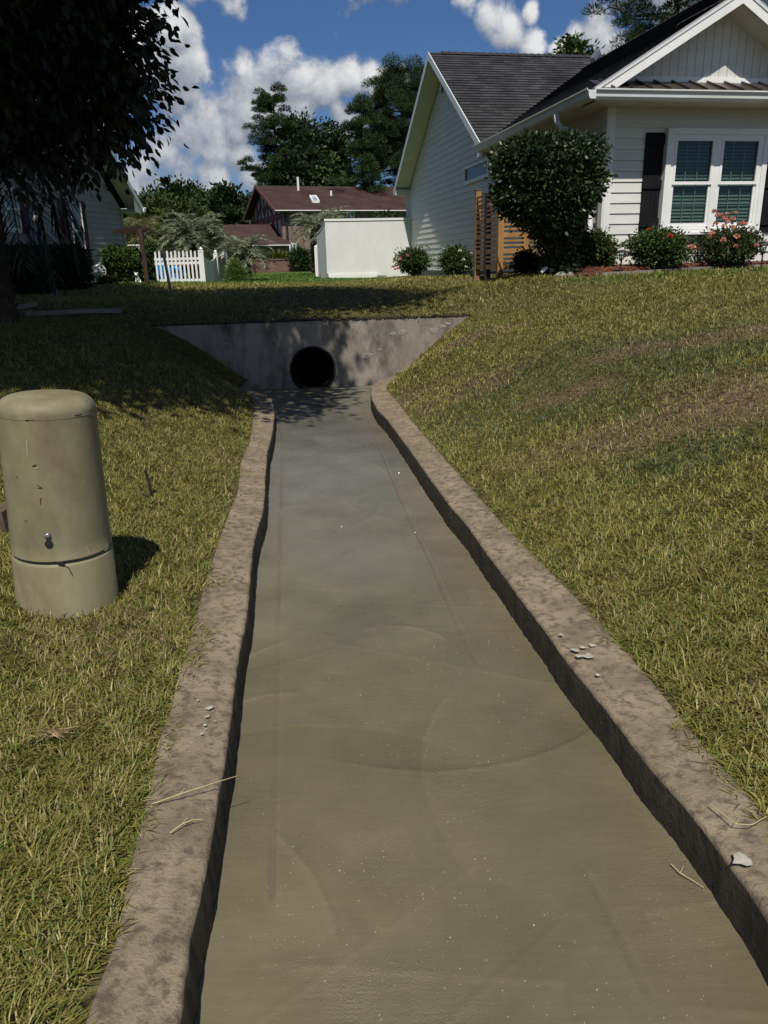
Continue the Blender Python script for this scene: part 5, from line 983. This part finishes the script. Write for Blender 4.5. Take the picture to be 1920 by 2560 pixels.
part('side_panel', mb, M_panel, enc)
mb = MB(); c = fE(-.09, .02, 0); zc_ = gz(c.x, c.y); mb.tube([c+Z*(zc_-.02), c+Z*(zc_+.12)], .12, 16); o = part('planter_ring', mb, mat('grey_pot', (.25,.24,.24), (.2,.19,.19), 5), loc=c+Z*zc_); tagit(o, 'low grey round collar at the left foot of the white enclosure', 'planter')
for k, (px, top_) in enumerate(((791,619),(797,613))):
    Yp = 24.3+.4*k; p = atY(px, 650, Yp); z0 = gz(p.x, Yp); zz = atY(px, top_, Yp).z; mb = MB(); w_ = .045; mb.hexa([Vector((p.x+a, Yp+b, z0-.02)) for a, b in ((-w_,-w_),(w_,-w_),(w_,w_),(-w_,w_))]+[Vector((p.x+a, Yp+b, zz)) for a, b in ((-w_,-w_),(w_,-w_),(w_,w_),(-w_,w_))]); mb.lathe(Vector((p.x, Yp, zz)), [(.05,0),(.055,.02),(.03,.05),(.002,.07)], 8)
    o = part('fence_post', mb, M_white, loc=(p.x, Yp, z0)); tagit(o, 'white fence post behind the left side of the white enclosure, the %s one' % ('nearer' if k == 0 else 'farther, taller'), 'fence post', 'white posts behind the enclosure')
b_ = gp(955, 696); mb = MB(); mb.beam(Vector((b_.x-.13,SY-.12,b_.z+.03)), Vector((b_.x+.13,SY-.1,b_.z+.03)), .1, .07); o = part('downspout_block', mb, M_stone, loc=b_); tagit(o, 'small dark splash block lying at the foot of the white enclosure', 'splash block')
# ================================================================== white picket fence with scalloped privacy panels
fb = gp(507, 707); FY = fb.y; print('fence Y', FY, 'grd', fb.z); pf = root('picket_fence', fb, 'white picket fence with scalloped solid panels on its right-hand side', 'fence')
def xat(px, Y): return atY(px, 660, Y).x
zt0 = atY(450, 631, FY).z; zb0 = fb.z
for i in range(12):
    px = 391+i*9.9; x = xat(px, FY); w_ = .021; mb = MB(); zt_ = zt0-.0+(.015 if i % 2 else 0); mb.hexa([Vector((x+a, FY+b, z)) for z in (zb0+.02, zt_) for a, b in ((-w_,-.012),(w_,-.012),(w_,.012),(-w_,.012))])
    mb.hexa([Vector((x+a*s, FY+b, z)) for z, s in ((zt_+.0005, 1), (zt_+.03, .35)) for a, b in ((-w_,-.012),(w_,-.012),(w_,.012),(-w_,.012))]); part('picket', mb, M_white, pf)
for py in (647, 658, 701):
    z = atY(450, py, FY).z; mb = MB(); mb.beam((xat(386,FY), FY+.035, z), (xat(502,FY), FY+.035, z), .03, .055, up=Z); part('rail', mb, M_white, pf)
def fpost(px, Y, pyt, w_=.05):
    x = xat(px, Y); z0 = gz(x, Y)-.03; zt_ = atY(px, pyt, Y).z-.09; mb = MB(); mb.hexa([Vector((x+a, Y+b, z)) for z in (z0, zt_) for a, b in ((-w_,-w_),(w_,-w_),(w_,w_),(-w_,w_))]); mb.lathe(Vector((x, Y, zt_)), [(w_*1.25,0),(w_*1.25,.02),(w_*.6,.03),(w_*.95,.06),(w_*.5,.085),(.002,.11)], 12); part('post', mb, M_white, pf, smooth=False); return Vector((x, Y, zt_)), z0
P3 = [fpost(506, FY, 619), fpost(541, FY+2.3, 626, .05), fpost(560, FY+3.7, 629, .05), fpost(568, FY+4.4, 634, .04)]
for (p, z0), (q, z1) in zip(P3, P3[1:]):
    mb = MB(); n_ = 14; off = Vector((.02,.006,0))
    for i in range(n_):
        f0, f1 = i/n_, (i+1)/n_; zz = lambda f: p.z+(q.z-p.z)*f-.02-.16*math.sin(math.pi*f)**.8; a, b = Vector((p.x+(q.x-p.x)*f0, p.y+(q.y-p.y)*f0, 0)), Vector((p.x+(q.x-p.x)*(f1-.06/n_), p.y+(q.y-p.y)*(f1-.06/n_), 0))
        mb.hexa([a+Z*z0, b+Z*z0, b+off+Z*z0, a+off+Z*z0, a+Z*zz(f0), b+Z*zz(f1), b+off+Z*zz(f1), a+off+Z*zz(f0)])
    part('solid_panel', mb, M_panel, pf)
# blue plastic play things behind the pickets
x = xat(398, FY+.7); zz = gz(x, FY+.7); sl = root('toy_slide', (x, FY+.7, zz), 'tall blue plastic toy slide behind the left end of the white pickets', 'toy slide')
mb = MB(); c = Vector((x, FY+.7, zz)); mb.prism([(-.08,0),(.12,0),(.12,.42),(.06,.5),(-.06,.5),(-.08,.42)], c, Vector((1,0,0)), Z, Vector((0,.06,0))); part('ladder', mb, M_blue, sl)
mb = MB(); pts = [(0,.44),(.12,.38),(.25,.2),(.38,.08),(.5,.05)]
for (a, za), (b, zb_) in zip(pts, pts[1:]): mb.hexa([c+Vector((a,.07,za-.02)), c+Vector((b,.07,zb_-.02)), c+Vector((b,.32,zb_-.02)), c+Vector((a,.32,za-.02)), c+Vector((a,.07,za)), c+Vector((b,.07,zb_)), c+Vector((b,.32,zb_)), c+Vector((a,.32,za))])
part('chute', mb, M_blue, sl)
x = xat(437, FY+.8); zz = gz(x, FY+.8); mb = MB(); n_ = 28
for i in range(n_):
    a0, a1 = 6.283*i/n_, 6.283*(i+1)/n_
    for j in range(8):
        b0, b1 = 6.283*j/8, 6.283*(j+1)/8; q = lambda a, b: Vector((x+(.13+.05*math.cos(b))*math.cos(a), FY+.8+.05*math.sin(b), zz+.2+(.13+.05*math.cos(b))*math.sin(a))); mb.quad(q(a0,b0), q(a1,b0), q(a1,b1), q(a0,b1))
o = part('swim_ring', mb, M_blue, loc=(x, FY+.8, zz), smooth=True); tagit(o, 'blue inflatable ring leaning behind the middle of the white pickets', 'swim ring')
x = xat(420, FY+.9); mb = MB(); zz = gz(x, FY+.9); mb.lathe(Vector((x, FY+.95, zz)), [(.22,0),(.26,.07),(.25,.09),(.21,.03)], 24); o = part('paddling_pool', mb, mat('pale_blue_plastic', (.15,.5,.62), None, rough=.4), loc=(x, FY+.95, zz), smooth=True); tagit(o, 'pale blue paddling pool on the ground behind the white pickets', 'paddling pool')
x = xat(472, FY+1.2); zz = gz(x, FY+1.2); t_ = root('garden_table', (x, FY+1.2, zz), 'dark red garden table behind the right half of the white pickets', 'table'); mb = MB(); mb.beam((x-.28, FY+1.2, zz+.42), (x+.28, FY+1.2, zz+.42), .35, .04); part('table_top', mb, mat('dark_red_paint', (.12,.02,.02), None, rough=.5), t_)
for dx in (-.24, .24):
    mb = MB(); mb.beam((x+dx, FY+1.1, zz), (x+dx, FY+1.1, zz+.4), .05, .05); part('leg', mb, M_dark, t_)
# ================================================================== left yard
hk = dict(M_=M_leaf)
bushpx(268,352,622,702, 'square clipped green hedge beside the brown pergola post', 81, 17000, .06, .036, MG+YG[1:2], Y=18.3, sy=.5, k=10, cat='hedge', name='clipped_hedge', q=.5)
bushpx(352,388,612,700, 'narrow taller hedge between the brown pergola post and the white pickets', 82, 9000, .06, .036, MG, Y=19.8, sy=.4, k=6, cat='hedge', name='clipped_hedge', q=.5)
bushpx(22,112,620,722, 'dark shaded hedge below the electric meter on the tan wall', 83, 10000, .065, .04, DG, Y=14.2, sy=.5, k=10, cat='hedge', name='clipped_hedge', q=.5)
bushpx(122,212,618,718, 'dark shaded hedge below the right-hand window of the tan house', 84, 10000, .065, .04, DG+MG[:1], Y=15.6, sy=.5, k=10, cat='hedge', name='clipped_hedge', q=.5)
bushpx(246,296,698,713, 'low yellow-green plants at the foot of the square clipped hedge', 85, 900, .06, .03, YG, Y=17.3, sy=.15, k=3, cat='plants', name='ground_plant', stems=2)
# pergola
pb_ = gp(369, 710); tp = atY(346, 572, pb_.y); pg = root('pergola', pb_, 'dark brown timber pergola post and beams at the corner of the tan house', 'pergola')
mb = MB(); mb.beam(pb_-Z*.05, Vector((pb_.x-.02, pb_.y, tp.z)), .085, .085, up=Vector((0,1,0))); part('post', mb, M_brownpost, pg)
for i, (dx, dy, dz) in enumerate(((0,0,0),(0,.6,.0))):
    mb = MB(); mb.beam(Vector((pb_.x-1.1, pb_.y+1.5+dy, tp.z+.02)), Vector((pb_.x+.03, pb_.y+dy, tp.z+.02)), .05, .085); part('beam', mb, M_brownpost, pg)
# white bench back / trellis above the hedge
Yt = 18.9; a, b = atY(322, 619, Yt), atY(353, 619, Yt); t_ = root('garden_bench', (a.x+.2, Yt, gz(a.x, Yt)), 'white garden bench with crossed backrest partly hidden behind the square hedge', 'bench'); z0 = atY(336, 627, Yt).z; z1 = atY(336, 613, Yt).z
mb = MB(); xs = [a.x, (a.x+b.x)/2, b.x]
mb.beam((xs[0],Yt,z1), (xs[2],Yt,z1), .03, .03); mb.beam((xs[0],Yt+.002,z0), (xs[2],Yt+.002,z0), .026, .026)
for x in xs: mb.beam((x,Yt-.001,z0-.3), (x,Yt-.001,z1+.02), .03, .03)
for p, q in zip(xs, xs[1:]): mb.beam((p,Yt+.004,z0), (q,Yt+.004,z1), .02, .02); mb.beam((p,Yt+.008,z1), (q,Yt+.008,z0), .02, .02)
part('backrest', mb, M_white, t_)
mb = MB(); zg = gz(a.x, Yt); mb.beam((xs[0],Yt-.2,zg+.35), (xs[2],Yt-.2,zg+.35), .35, .03); part('seat', mb, M_white, t_)
# white garden tricycle planter
wb = gp(222, 713); Yw = wb.y; zg = wb.z; t_ = root('garden_tricycle', (wb.x, Yw, zg), 'white ornamental garden tricycle with spoked wheels standing against the tan wall', 'garden ornament')
def wheel(cx, cy, cz, r, ang, nm='wheel'):
    mb = MB(); d = Vector((math.cos(ang), math.sin(ang), 0)); c = Vector((cx, cy, cz)); n_ = 28
    P = [c+(d*math.cos(6.283*i/n_)+Z*math.sin(6.283*i/n_))*r for i in range(n_+1)]; mb.tube(P, .018, 6, caps=False)
    for i in range(10): q = c+(d*math.cos(.628*i)+Z*math.sin(.628*i))*r; mb.tube([c, q], .006, 4)
    mb.tube([c-Vector((-d.y,d.x,0))*.03, c+Vector((-d.y,d.x,0))*.03], .03, 8); return part(nm, mb, M_white, t_, smooth=True)
s_ = Yw/1981; r1 = 21*s_; wheel(wb.x-9*s_, Yw, zg+r1+.03, r1, .35); wheel(wb.x+17*s_, Yw+.35, zg+r1*.85+.12, r1*.75, .35); wheel(wb.x-22*s_, Yw+.25, zg+r1*.5, r1*.5, .35)
c = Vector((wb.x, Yw+.1, zg)); mb = MB(); mb.tube([c+Vector((-.1,0,.2)), c+Vector((.08,.05,.33)), c+Vector((.2,.1,.42)), c+Vector((.26,.1,.46))], .014, 6); mb.tube([c+Vector((-.05,-.08,.2)), c+Vector((.08,-.1,.12)), c+Vector((.17,-.1,.0))], .018, 6); mb.tube([c+Vector((.2,.1,.42)), c+Vector((.25,.2,.15))], .014, 6); part('frame', mb, M_white, t_, smooth=True)
mb = MB(); mb.hexa([c+Vector(q) for q in ((.02,0,.25),(.18,.02,.27),(.18,.2,.27),(.02,.2,.25),(-.0,0,.37),(.2,.02,.39),(.2,.22,.39),(-.0,.22,.37))]); part('basket', mb, M_gutter, t_)
mb = MB(); mb.tube([c+Vector((.24,.0,.38)), c+Vector((.26,.02,.46)), c+Vector((.30,.05,.36))], .022, 6); part('handlebar', mb, M_white, t_, smooth=True)
a = gp(160, 722); b = gp(240, 714); mb = MB(); mb.beam(a+Z*.03, b+Z*.03, .08, .06); o = part('wall_edging', mb, M_stone, loc=a); tagit(o, 'pale stone edging in front of the white garden tricycle', 'garden edging')
# small white dog figurine
b_ = gp(346, 709); Yd = b_.y-.05; s_ = .011; t_ = None; me_ = bpy.data.meshes.new('dog_figurine'); o = bpy.data.objects.new('dog_figurine', me_); sc.collection.objects.link(o); o.location = (b_.x, Yd, b_.z)
pts = [(0,.06,.055,.055),(0,.03,.10,.05),(0,-.0,.15,.035),(0,-.03,.185,.035),(0,-.075,.175,.018)]; vv = [p[:3] for p in pts]; ee = [(0,1),(1,2),(2,3),(3,4)]; rad = [p[3] for p in pts]
for sx in (-1, 1):
    k = len(vv); vv += [(sx*.03,.0,.06),(sx*.032,-.01,.008)]; rad += [.014,.011]; ee += [(1,k),(k,k+1)]
    k = len(vv); vv += [(sx*.05,.05,.03),(sx*.05,.0,.01)]; rad += [.024,.012]; ee += [(0,k),(k,k+1)]
    k = len(vv); vv += [(sx*.03,-.02,.215),(sx*.036,-.018,.235)]; rad += [.011,.005]; ee += [(3,k),(k,k+1)]
k = len(vv); vv += [(0,.1,.05),(.03,.14,.08)]; rad += [.012,.006]; ee += [(0,k),(k,k+1)]
me_.from_pydata(vv, ee, []); md = o.modifiers.new('skin', 'SKIN'); sub = o.modifiers.new('sub', 'SUBSURF'); sub.levels = 1; sub.render_levels = 1
for i, v_ in enumerate(me_.skin_vertices[0].data if me_.skin_vertices else []): v_.radius = (rad[i], rad[i]); v_.use_root = (i == 0)
if not me_.skin_vertices:
    pass
me_.materials.append(mat('spotted_white', (.75,.74,.70), (.05,.045,.04), 22, rough=.5, lo=.56, hi=.60)); tagit(o, 'small white spotted dog figurine sitting at the foot of the square hedge', 'figurine')
# near palm under the dark tree
FP = [(.025,.035,.018),(.035,.045,.025)]
hp = gp(8, 745); PX = atY(-48, 500, 8.4).x; zh = atY(20, 420, 8.4).z
palm((PX, 8.4, gz(PX, 8.4)), zh-gz(PX, 8.4), 10, 1.6, 'dark shaded palm at the left edge, long fronds drooping before the tan house', 91, FP, tr=.12, nlf=48, droop=1.45, ll=.42, lw=.017, el=(-.1,1.1))
GL = [(.20,.235,.15),(.26,.29,.20),(.15,.18,.10),(.30,.31,.20)]
p = atY(612, 690, 21.5); palm((p.x, 21.5, gz(p.x, 21.5)), atY(612, 640, 21.5).z-gz(p.x, 21.5), 34, .92, 'small grey-green palm with a stout trunk to the right of the white fence', 92, GL, 'pindo palms beyond the white fence', tr=.15, nlf=30, ll=.30, lw=.022, droop=.62)
p = atY(490, 650, 26); palm((p.x, 26, gz(p.x, 26)), atY(490, 603, 26).z-gz(p.x, 26), 46, 1.35, 'large grey-green palm with arching fronds behind the white picket fence', 93, GL, 'pindo palms beyond the white fence', tr=.2, nlf=40, ll=.40, lw=.026, droop=.62)
p = atY(350, 650, 27); palm((p.x, 27, gz(p.x, 27)), atY(350, 600, 27).z-gz(p.x, 27), 34, 1.5, 'yellowish palm behind the pergola post at the corner of the tan house', 94, [(.17,.17,.07),(.13,.15,.06),(.20,.19,.09)], 'pindo palms beyond the white fence', tr=.2, nlf=36, ll=.42, lw=.026, droop=.7)
p = atY(795, 650, 27); palm((p.x, 27, gz(p.x, 27)), atY(790, 575, 27).z-gz(p.x, 27), 26, 1.0, 'grey-green palm partly hidden behind the left side of the white enclosure', 95, GL, 'pindo palms beyond the white fence', tr=.18, nlf=30, ll=.33, lw=.024, droop=.62)
p = atY(838, 650, 29); palm((p.x, 29, gz(p.x, 29)), atY(838, 556, 29).z-gz(p.x, 29), 24, .8, 'palm whose frond tips show just above the white enclosure', 96, GL, 'pindo palms beyond the white fence', tr=.18, nlf=26, ll=.3, lw=.024, droop=.62)
bushpx(925,992,524,620, 'leafy green shrub rising above the white enclosure', 97, 3500, .16, .08, MG, Y=30, k=6, stems=4, cr=.25)
# planting on the retaining wall
for i, (x0, x1, yt, yb, cols, lab) in enumerate(((568,622,634,658,YG,'yellow-green clump on the brick retaining wall left of the palm'), (622,668,638,657,YG+MG[:1],'yellow-green clump on the brick retaining wall right of the palm'), (664,722,634,656,YG,'long yellow-green clump on the brick retaining wall below the low roof'), (724,778,622,662,MG+DG,'rounded dark green bush spilling over the brick retaining wall'))):
    Y = 40.9 if i < 3 else 40.3; cx_ = (x0+x1)/2; a, b = atY(x0, yb, Y), atY(x1, yb, Y); zt_ = atY(cx_, yt, Y).z; z0 = atY(cx_, yb, Y).z; c = Vector((cx_ and (a.x+b.x)/2, Y, z0-.1)); r = random.Random(i)
    shrub('wall_shrub', c, boxE(c, (b.x-a.x)/2, .4, z0-.1, zt_, r, 8, .5), lab, 110+i, 2600, .17, .06, cols, cat='bush', group='planting along the brick retaining wall', cr=.2, stems=3)
p = atY(588, 690, 20.5); c = Vector((p.x, 20.5, gz(p.x, 20.5))); s_ = 20.5/1981
shrub('pine_sapling', c, [((c.x-.02, c.y, c.z+.28), (.11,.11,.26)), ((c.x+.12, c.y, c.z+.16), (.12,.12,.17)), ((c.x-.1, c.y, c.z+.1), (.12,.12,.12)), ((c.x+.25, c.y, c.z+.08), (.1,.1,.1))], 'feathery bright green sapling in the grass right of the small palm', 121, 4500, .11, .012, [(.08,.13,.03),(.11,.16,.04)], M_needle, cat='sapling', cr=.08)
# ================================================================== trees far behind
def ftree(px, yt, hwpx, Y, cols, label, seed, n=85, shape='round', L=.38, yb=600, cr=.9, group='far trees on the left skyline', nl=70):
    top = atY(px, yt, Y); s = Y/1981; h = top.z-.9; hw = hwpx*s; r = random.Random(seed); X = top.x; E = []
    zc = lambda f: .9+h*f
    if shape == 'cone': prof = [(.25,1.0),(.4,.95),(.55,.75),(.7,.55),(.84,.36),(.94,.18)]
    elif shape == 'round': prof = [(.3,.85),(.45,1.0),(.6,.95),(.75,.75),(.88,.45)]
    else: prof = [(.3,.7),(.5,1.0),(.7,.85),(.85,.6)]
    for f, w in prof:
        m_ = 3 if w > .5 else 1
        for j in range(m_): E.append(((X+(j-(m_-1)/2)*hw*w*.62+r.uniform(-.1,.1)*hw, Y+r.uniform(-1,1)*hw*.4, zc(f)+r.uniform(-.03,.03)*h), (hw*w*.55, hw*w*.6, h*.115)))
    return tree('broadleaf_tree', (X, Y, .9), h, E, label, seed, n*len(E)//6, nl, L, L*.55, cols, M_leaf, cr=cr, group=group, trunk_r=h*.02, shell=.35)
ftree(345, 478, 60, 70, DG, 'dark tree at the left end of the skyline beside the tan house gutter', 131)
ftree(398, 466, 52, 74, MG, 'mid-green rounded tree behind the yellowish palm', 132)
ftree(440, 452, 48, 66, MG+DG, 'mid-green tree above the large grey-green palm', 133)
ftree(484, 462, 38, 80, DG+MG[:1], 'dark green tree between the mid-green tree and the pointed magnolia', 134)
ftree(395, 500, 55, 52, [(.05,.07,.018),(.07,.095,.022),(.04,.055,.016)], 'lower olive-green tree in front of the left skyline trees', 135, L=.4, cr=.8)
ftree(462, 520, 48, 50, [(.045,.065,.02),(.06,.08,.02)], 'lower green tree directly behind the large palm', 136, L=.4, cr=.8)
ftree(556, 440, 56, 78, DG, 'dark pointed magnolia tree left of the brick house', 137, shape='cone', L=.5, cr=.8, n=80)
ftree(634, 478, 26, 84, DG+MG[:1], 'dark tree just left of the half-timbered gable', 138)
# two-stemmed trees behind the brick house
ftree(762, 283, 62, 76, DG+MG[:2], 'tall leafy tree right of the left pine, behind the brick roof', 139, n=75, shape='open', group='tall trees behind the brick house', cr=1.1)
ftree(828, 300, 40, 78, DG, 'tall narrow dark leafy tree left of the biggest pine', 140, n=75, shape='open', group='tall trees behind the brick house', cr=1.0)
ftree(716, 345, 40, 74, DG, 'lower leafy tree filling in below the left pine', 141, n=60, shape='round', group='tall trees behind the brick house', cr=1.0)
s = 75/1981; p = atY(672, 245, 75); pine((p.x+.4, 75, .9), p.z-.9, [(.42,1.6),(.5,3.2),(.60,3.4),(.68,2.6),(.78,2.7),(.86,2.1),(.94,1.3),(1.0,.6)], 'tall open pine with layered branches above the left end of the brick roof', 142, 62, L=.25, cl=.80, nl=400)
p = atY(1005, 182, 72); pine((p.x, 72, .9), p.z-.9, [(.28,4.2),(.4,5.2),(.5,4.6),(.6,4.4),(.7,3.6),(.8,3.3),(.9,2.6),(.97,1.6),(1.0,.8)], 'biggest dense pine behind the eave of the cream house', 143, 98, L=.27, cl=1.05, nl=460)
p = atY(905, 330, 66); pine((p.x, 66, .9), atY(905,262,66).z-.9, [(.3,2.8),(.5,2.4),(.7,1.7),(.9,.9),(1,.4)], 'lower pine at the left foot of the biggest pine', 144, 38, L=.27, cl=.9, nl=380)
p = atY(1650, -40, 34); pine((p.x+.8, 34, .9), p.z-.9+1.5, [(.5,3.2),(.62,3.0),(.75,2.7),(.88,2.2),(1.0,1.0)], 'dark pine rising behind the shingle roof of the cream house', 145, 60, L=.17, cl=.6, nl=380)
p = atY(1440, 78, 44); tree('broadleaf_tree', (p.x, 44, .9), p.z-.9, [((p.x+dx, 44, p.z-dz), (rx, rx, rz)) for dx, dz, rx, rz in ((0,.35,.28,.4),(-.1,.9,.5,.45),(.2,1.4,.75,.5),(-.5,1.9,.9,.5),(.4,2.6,1.2,.8),(-.3,3.6,1.5,1.0))], 'small pointed light green tree top peeking over the cream house ridge', 146, 150, 45, .26, .15, MG, M_leaf, cr=.5, group='trees behind the cream house', trunk_r=.15)
# ================================================================== big shade tree on the left
tb = Vector((-5.4, 6.6, gz(-5.4, 6.6)))
EB = [((-3.95,6.8,4.1),(2.25,1.9,1.7)), ((-3.1,6.6,4.3),(1.55,1.6,1.3)), ((-4.6,7.0,3.8),(1.7,1.5,.95)), ((-2.95,7.2,3.1),(1.05,1.1,.85)), ((-2.15,5.3,5.35),(1.65,2.0,1.15)), ((-4.2,4.9,5.2),(2.5,2.2,1.55)), ((-3.6,3.5,5.3),(2.2,1.4,1.2)), ((-3.2,8.4,6.6),(3.1,2.5,1.7)), ((-7.6,10.8,6.2),(3.5,3.6,2.9)), ((-.9,7.9,6.4),(1.9,1.5,1.0)), ((-5.8,5.8,6.6),(2.8,2.8,1.6))]
tr_ = root('shade_tree', tb, 'large dark shade tree with hanging leafy twigs filling the upper left', 'tree'); mb = MB(); pts = limb(mb, tb-Z*.2, tb+Vector((.6,.1,4.3)), .22, .11, 5, 9, .03)
for i, e in enumerate(EB):
    limb(mb, pts[4+i % 5], e[0], .085, .02, 50+i, 7, .1)
    for j in range(7):
        rr = random.Random(i*17+j); d = unit(np.array([rr.gauss(0,1), rr.gauss(0,1), rr.gauss(0,.7)])); limb(mb, Vector(e[0])-Vector(d)*.1, Vector(e[0])+Vector(d*np.array(e[1])*.92), .02, .004, i*31+j, 6, .12)
part('trunk', mb, M_bark, tr_, smooth=True)
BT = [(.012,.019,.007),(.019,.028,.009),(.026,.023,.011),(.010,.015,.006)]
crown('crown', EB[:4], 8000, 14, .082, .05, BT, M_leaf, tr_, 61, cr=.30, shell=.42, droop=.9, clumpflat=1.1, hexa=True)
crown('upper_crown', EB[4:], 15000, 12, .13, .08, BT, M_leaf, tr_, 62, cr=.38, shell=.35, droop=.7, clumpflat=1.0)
# loose hanging twigs on the edge facing the open lawn
r = np.random.default_rng(8); C = []; D = []; tw = MB()
for px, py, n_ in [(440,20,9),(430,80,10),(405,95,8),(385,150,8),(395,180,9),(415,178,7),(370,235,8),(380,285,9),(360,300,8),(345,345,8),(360,352,6),(335,400,8),(325,392,7),(310,430,8),(395,215,7),(400,60,12),(350,200,10),(340,270,10),(300,380,12),(285,420,10),(240,440,9),(200,470,9),(150,455,8),(80,430,9),(60,455,6),(205,515,6),(90,520,7)]:
    a = atY(px-45, py-42, 6.7); b = atY(px, py, 6.5); q = [Vector(a), (Vector(a)+Vector(b))*.5+Z*.03, Vector(b)]; tw.tube(q, [.006,.004,.0015], 5)
    for k in range(n_):
        f = (k+1)/n_; p = q[0].lerp(q[2], f)+Vector((r.normal()*.015, r.normal()*.03, .02*math.sin(3.14*f))); C.append(tuple(p)); D.append((r.normal()*.45+.15, r.normal()*.4, -1.0+r.normal()*.35))
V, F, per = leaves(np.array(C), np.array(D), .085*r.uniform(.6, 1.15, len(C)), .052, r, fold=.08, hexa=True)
part('hanging_twigs', tw, M_bark, tr_); npmesh('hanging_leaves', V, F, M_leaf, tr_, col=np.repeat(tint(len(C), BT, r), per, 0))
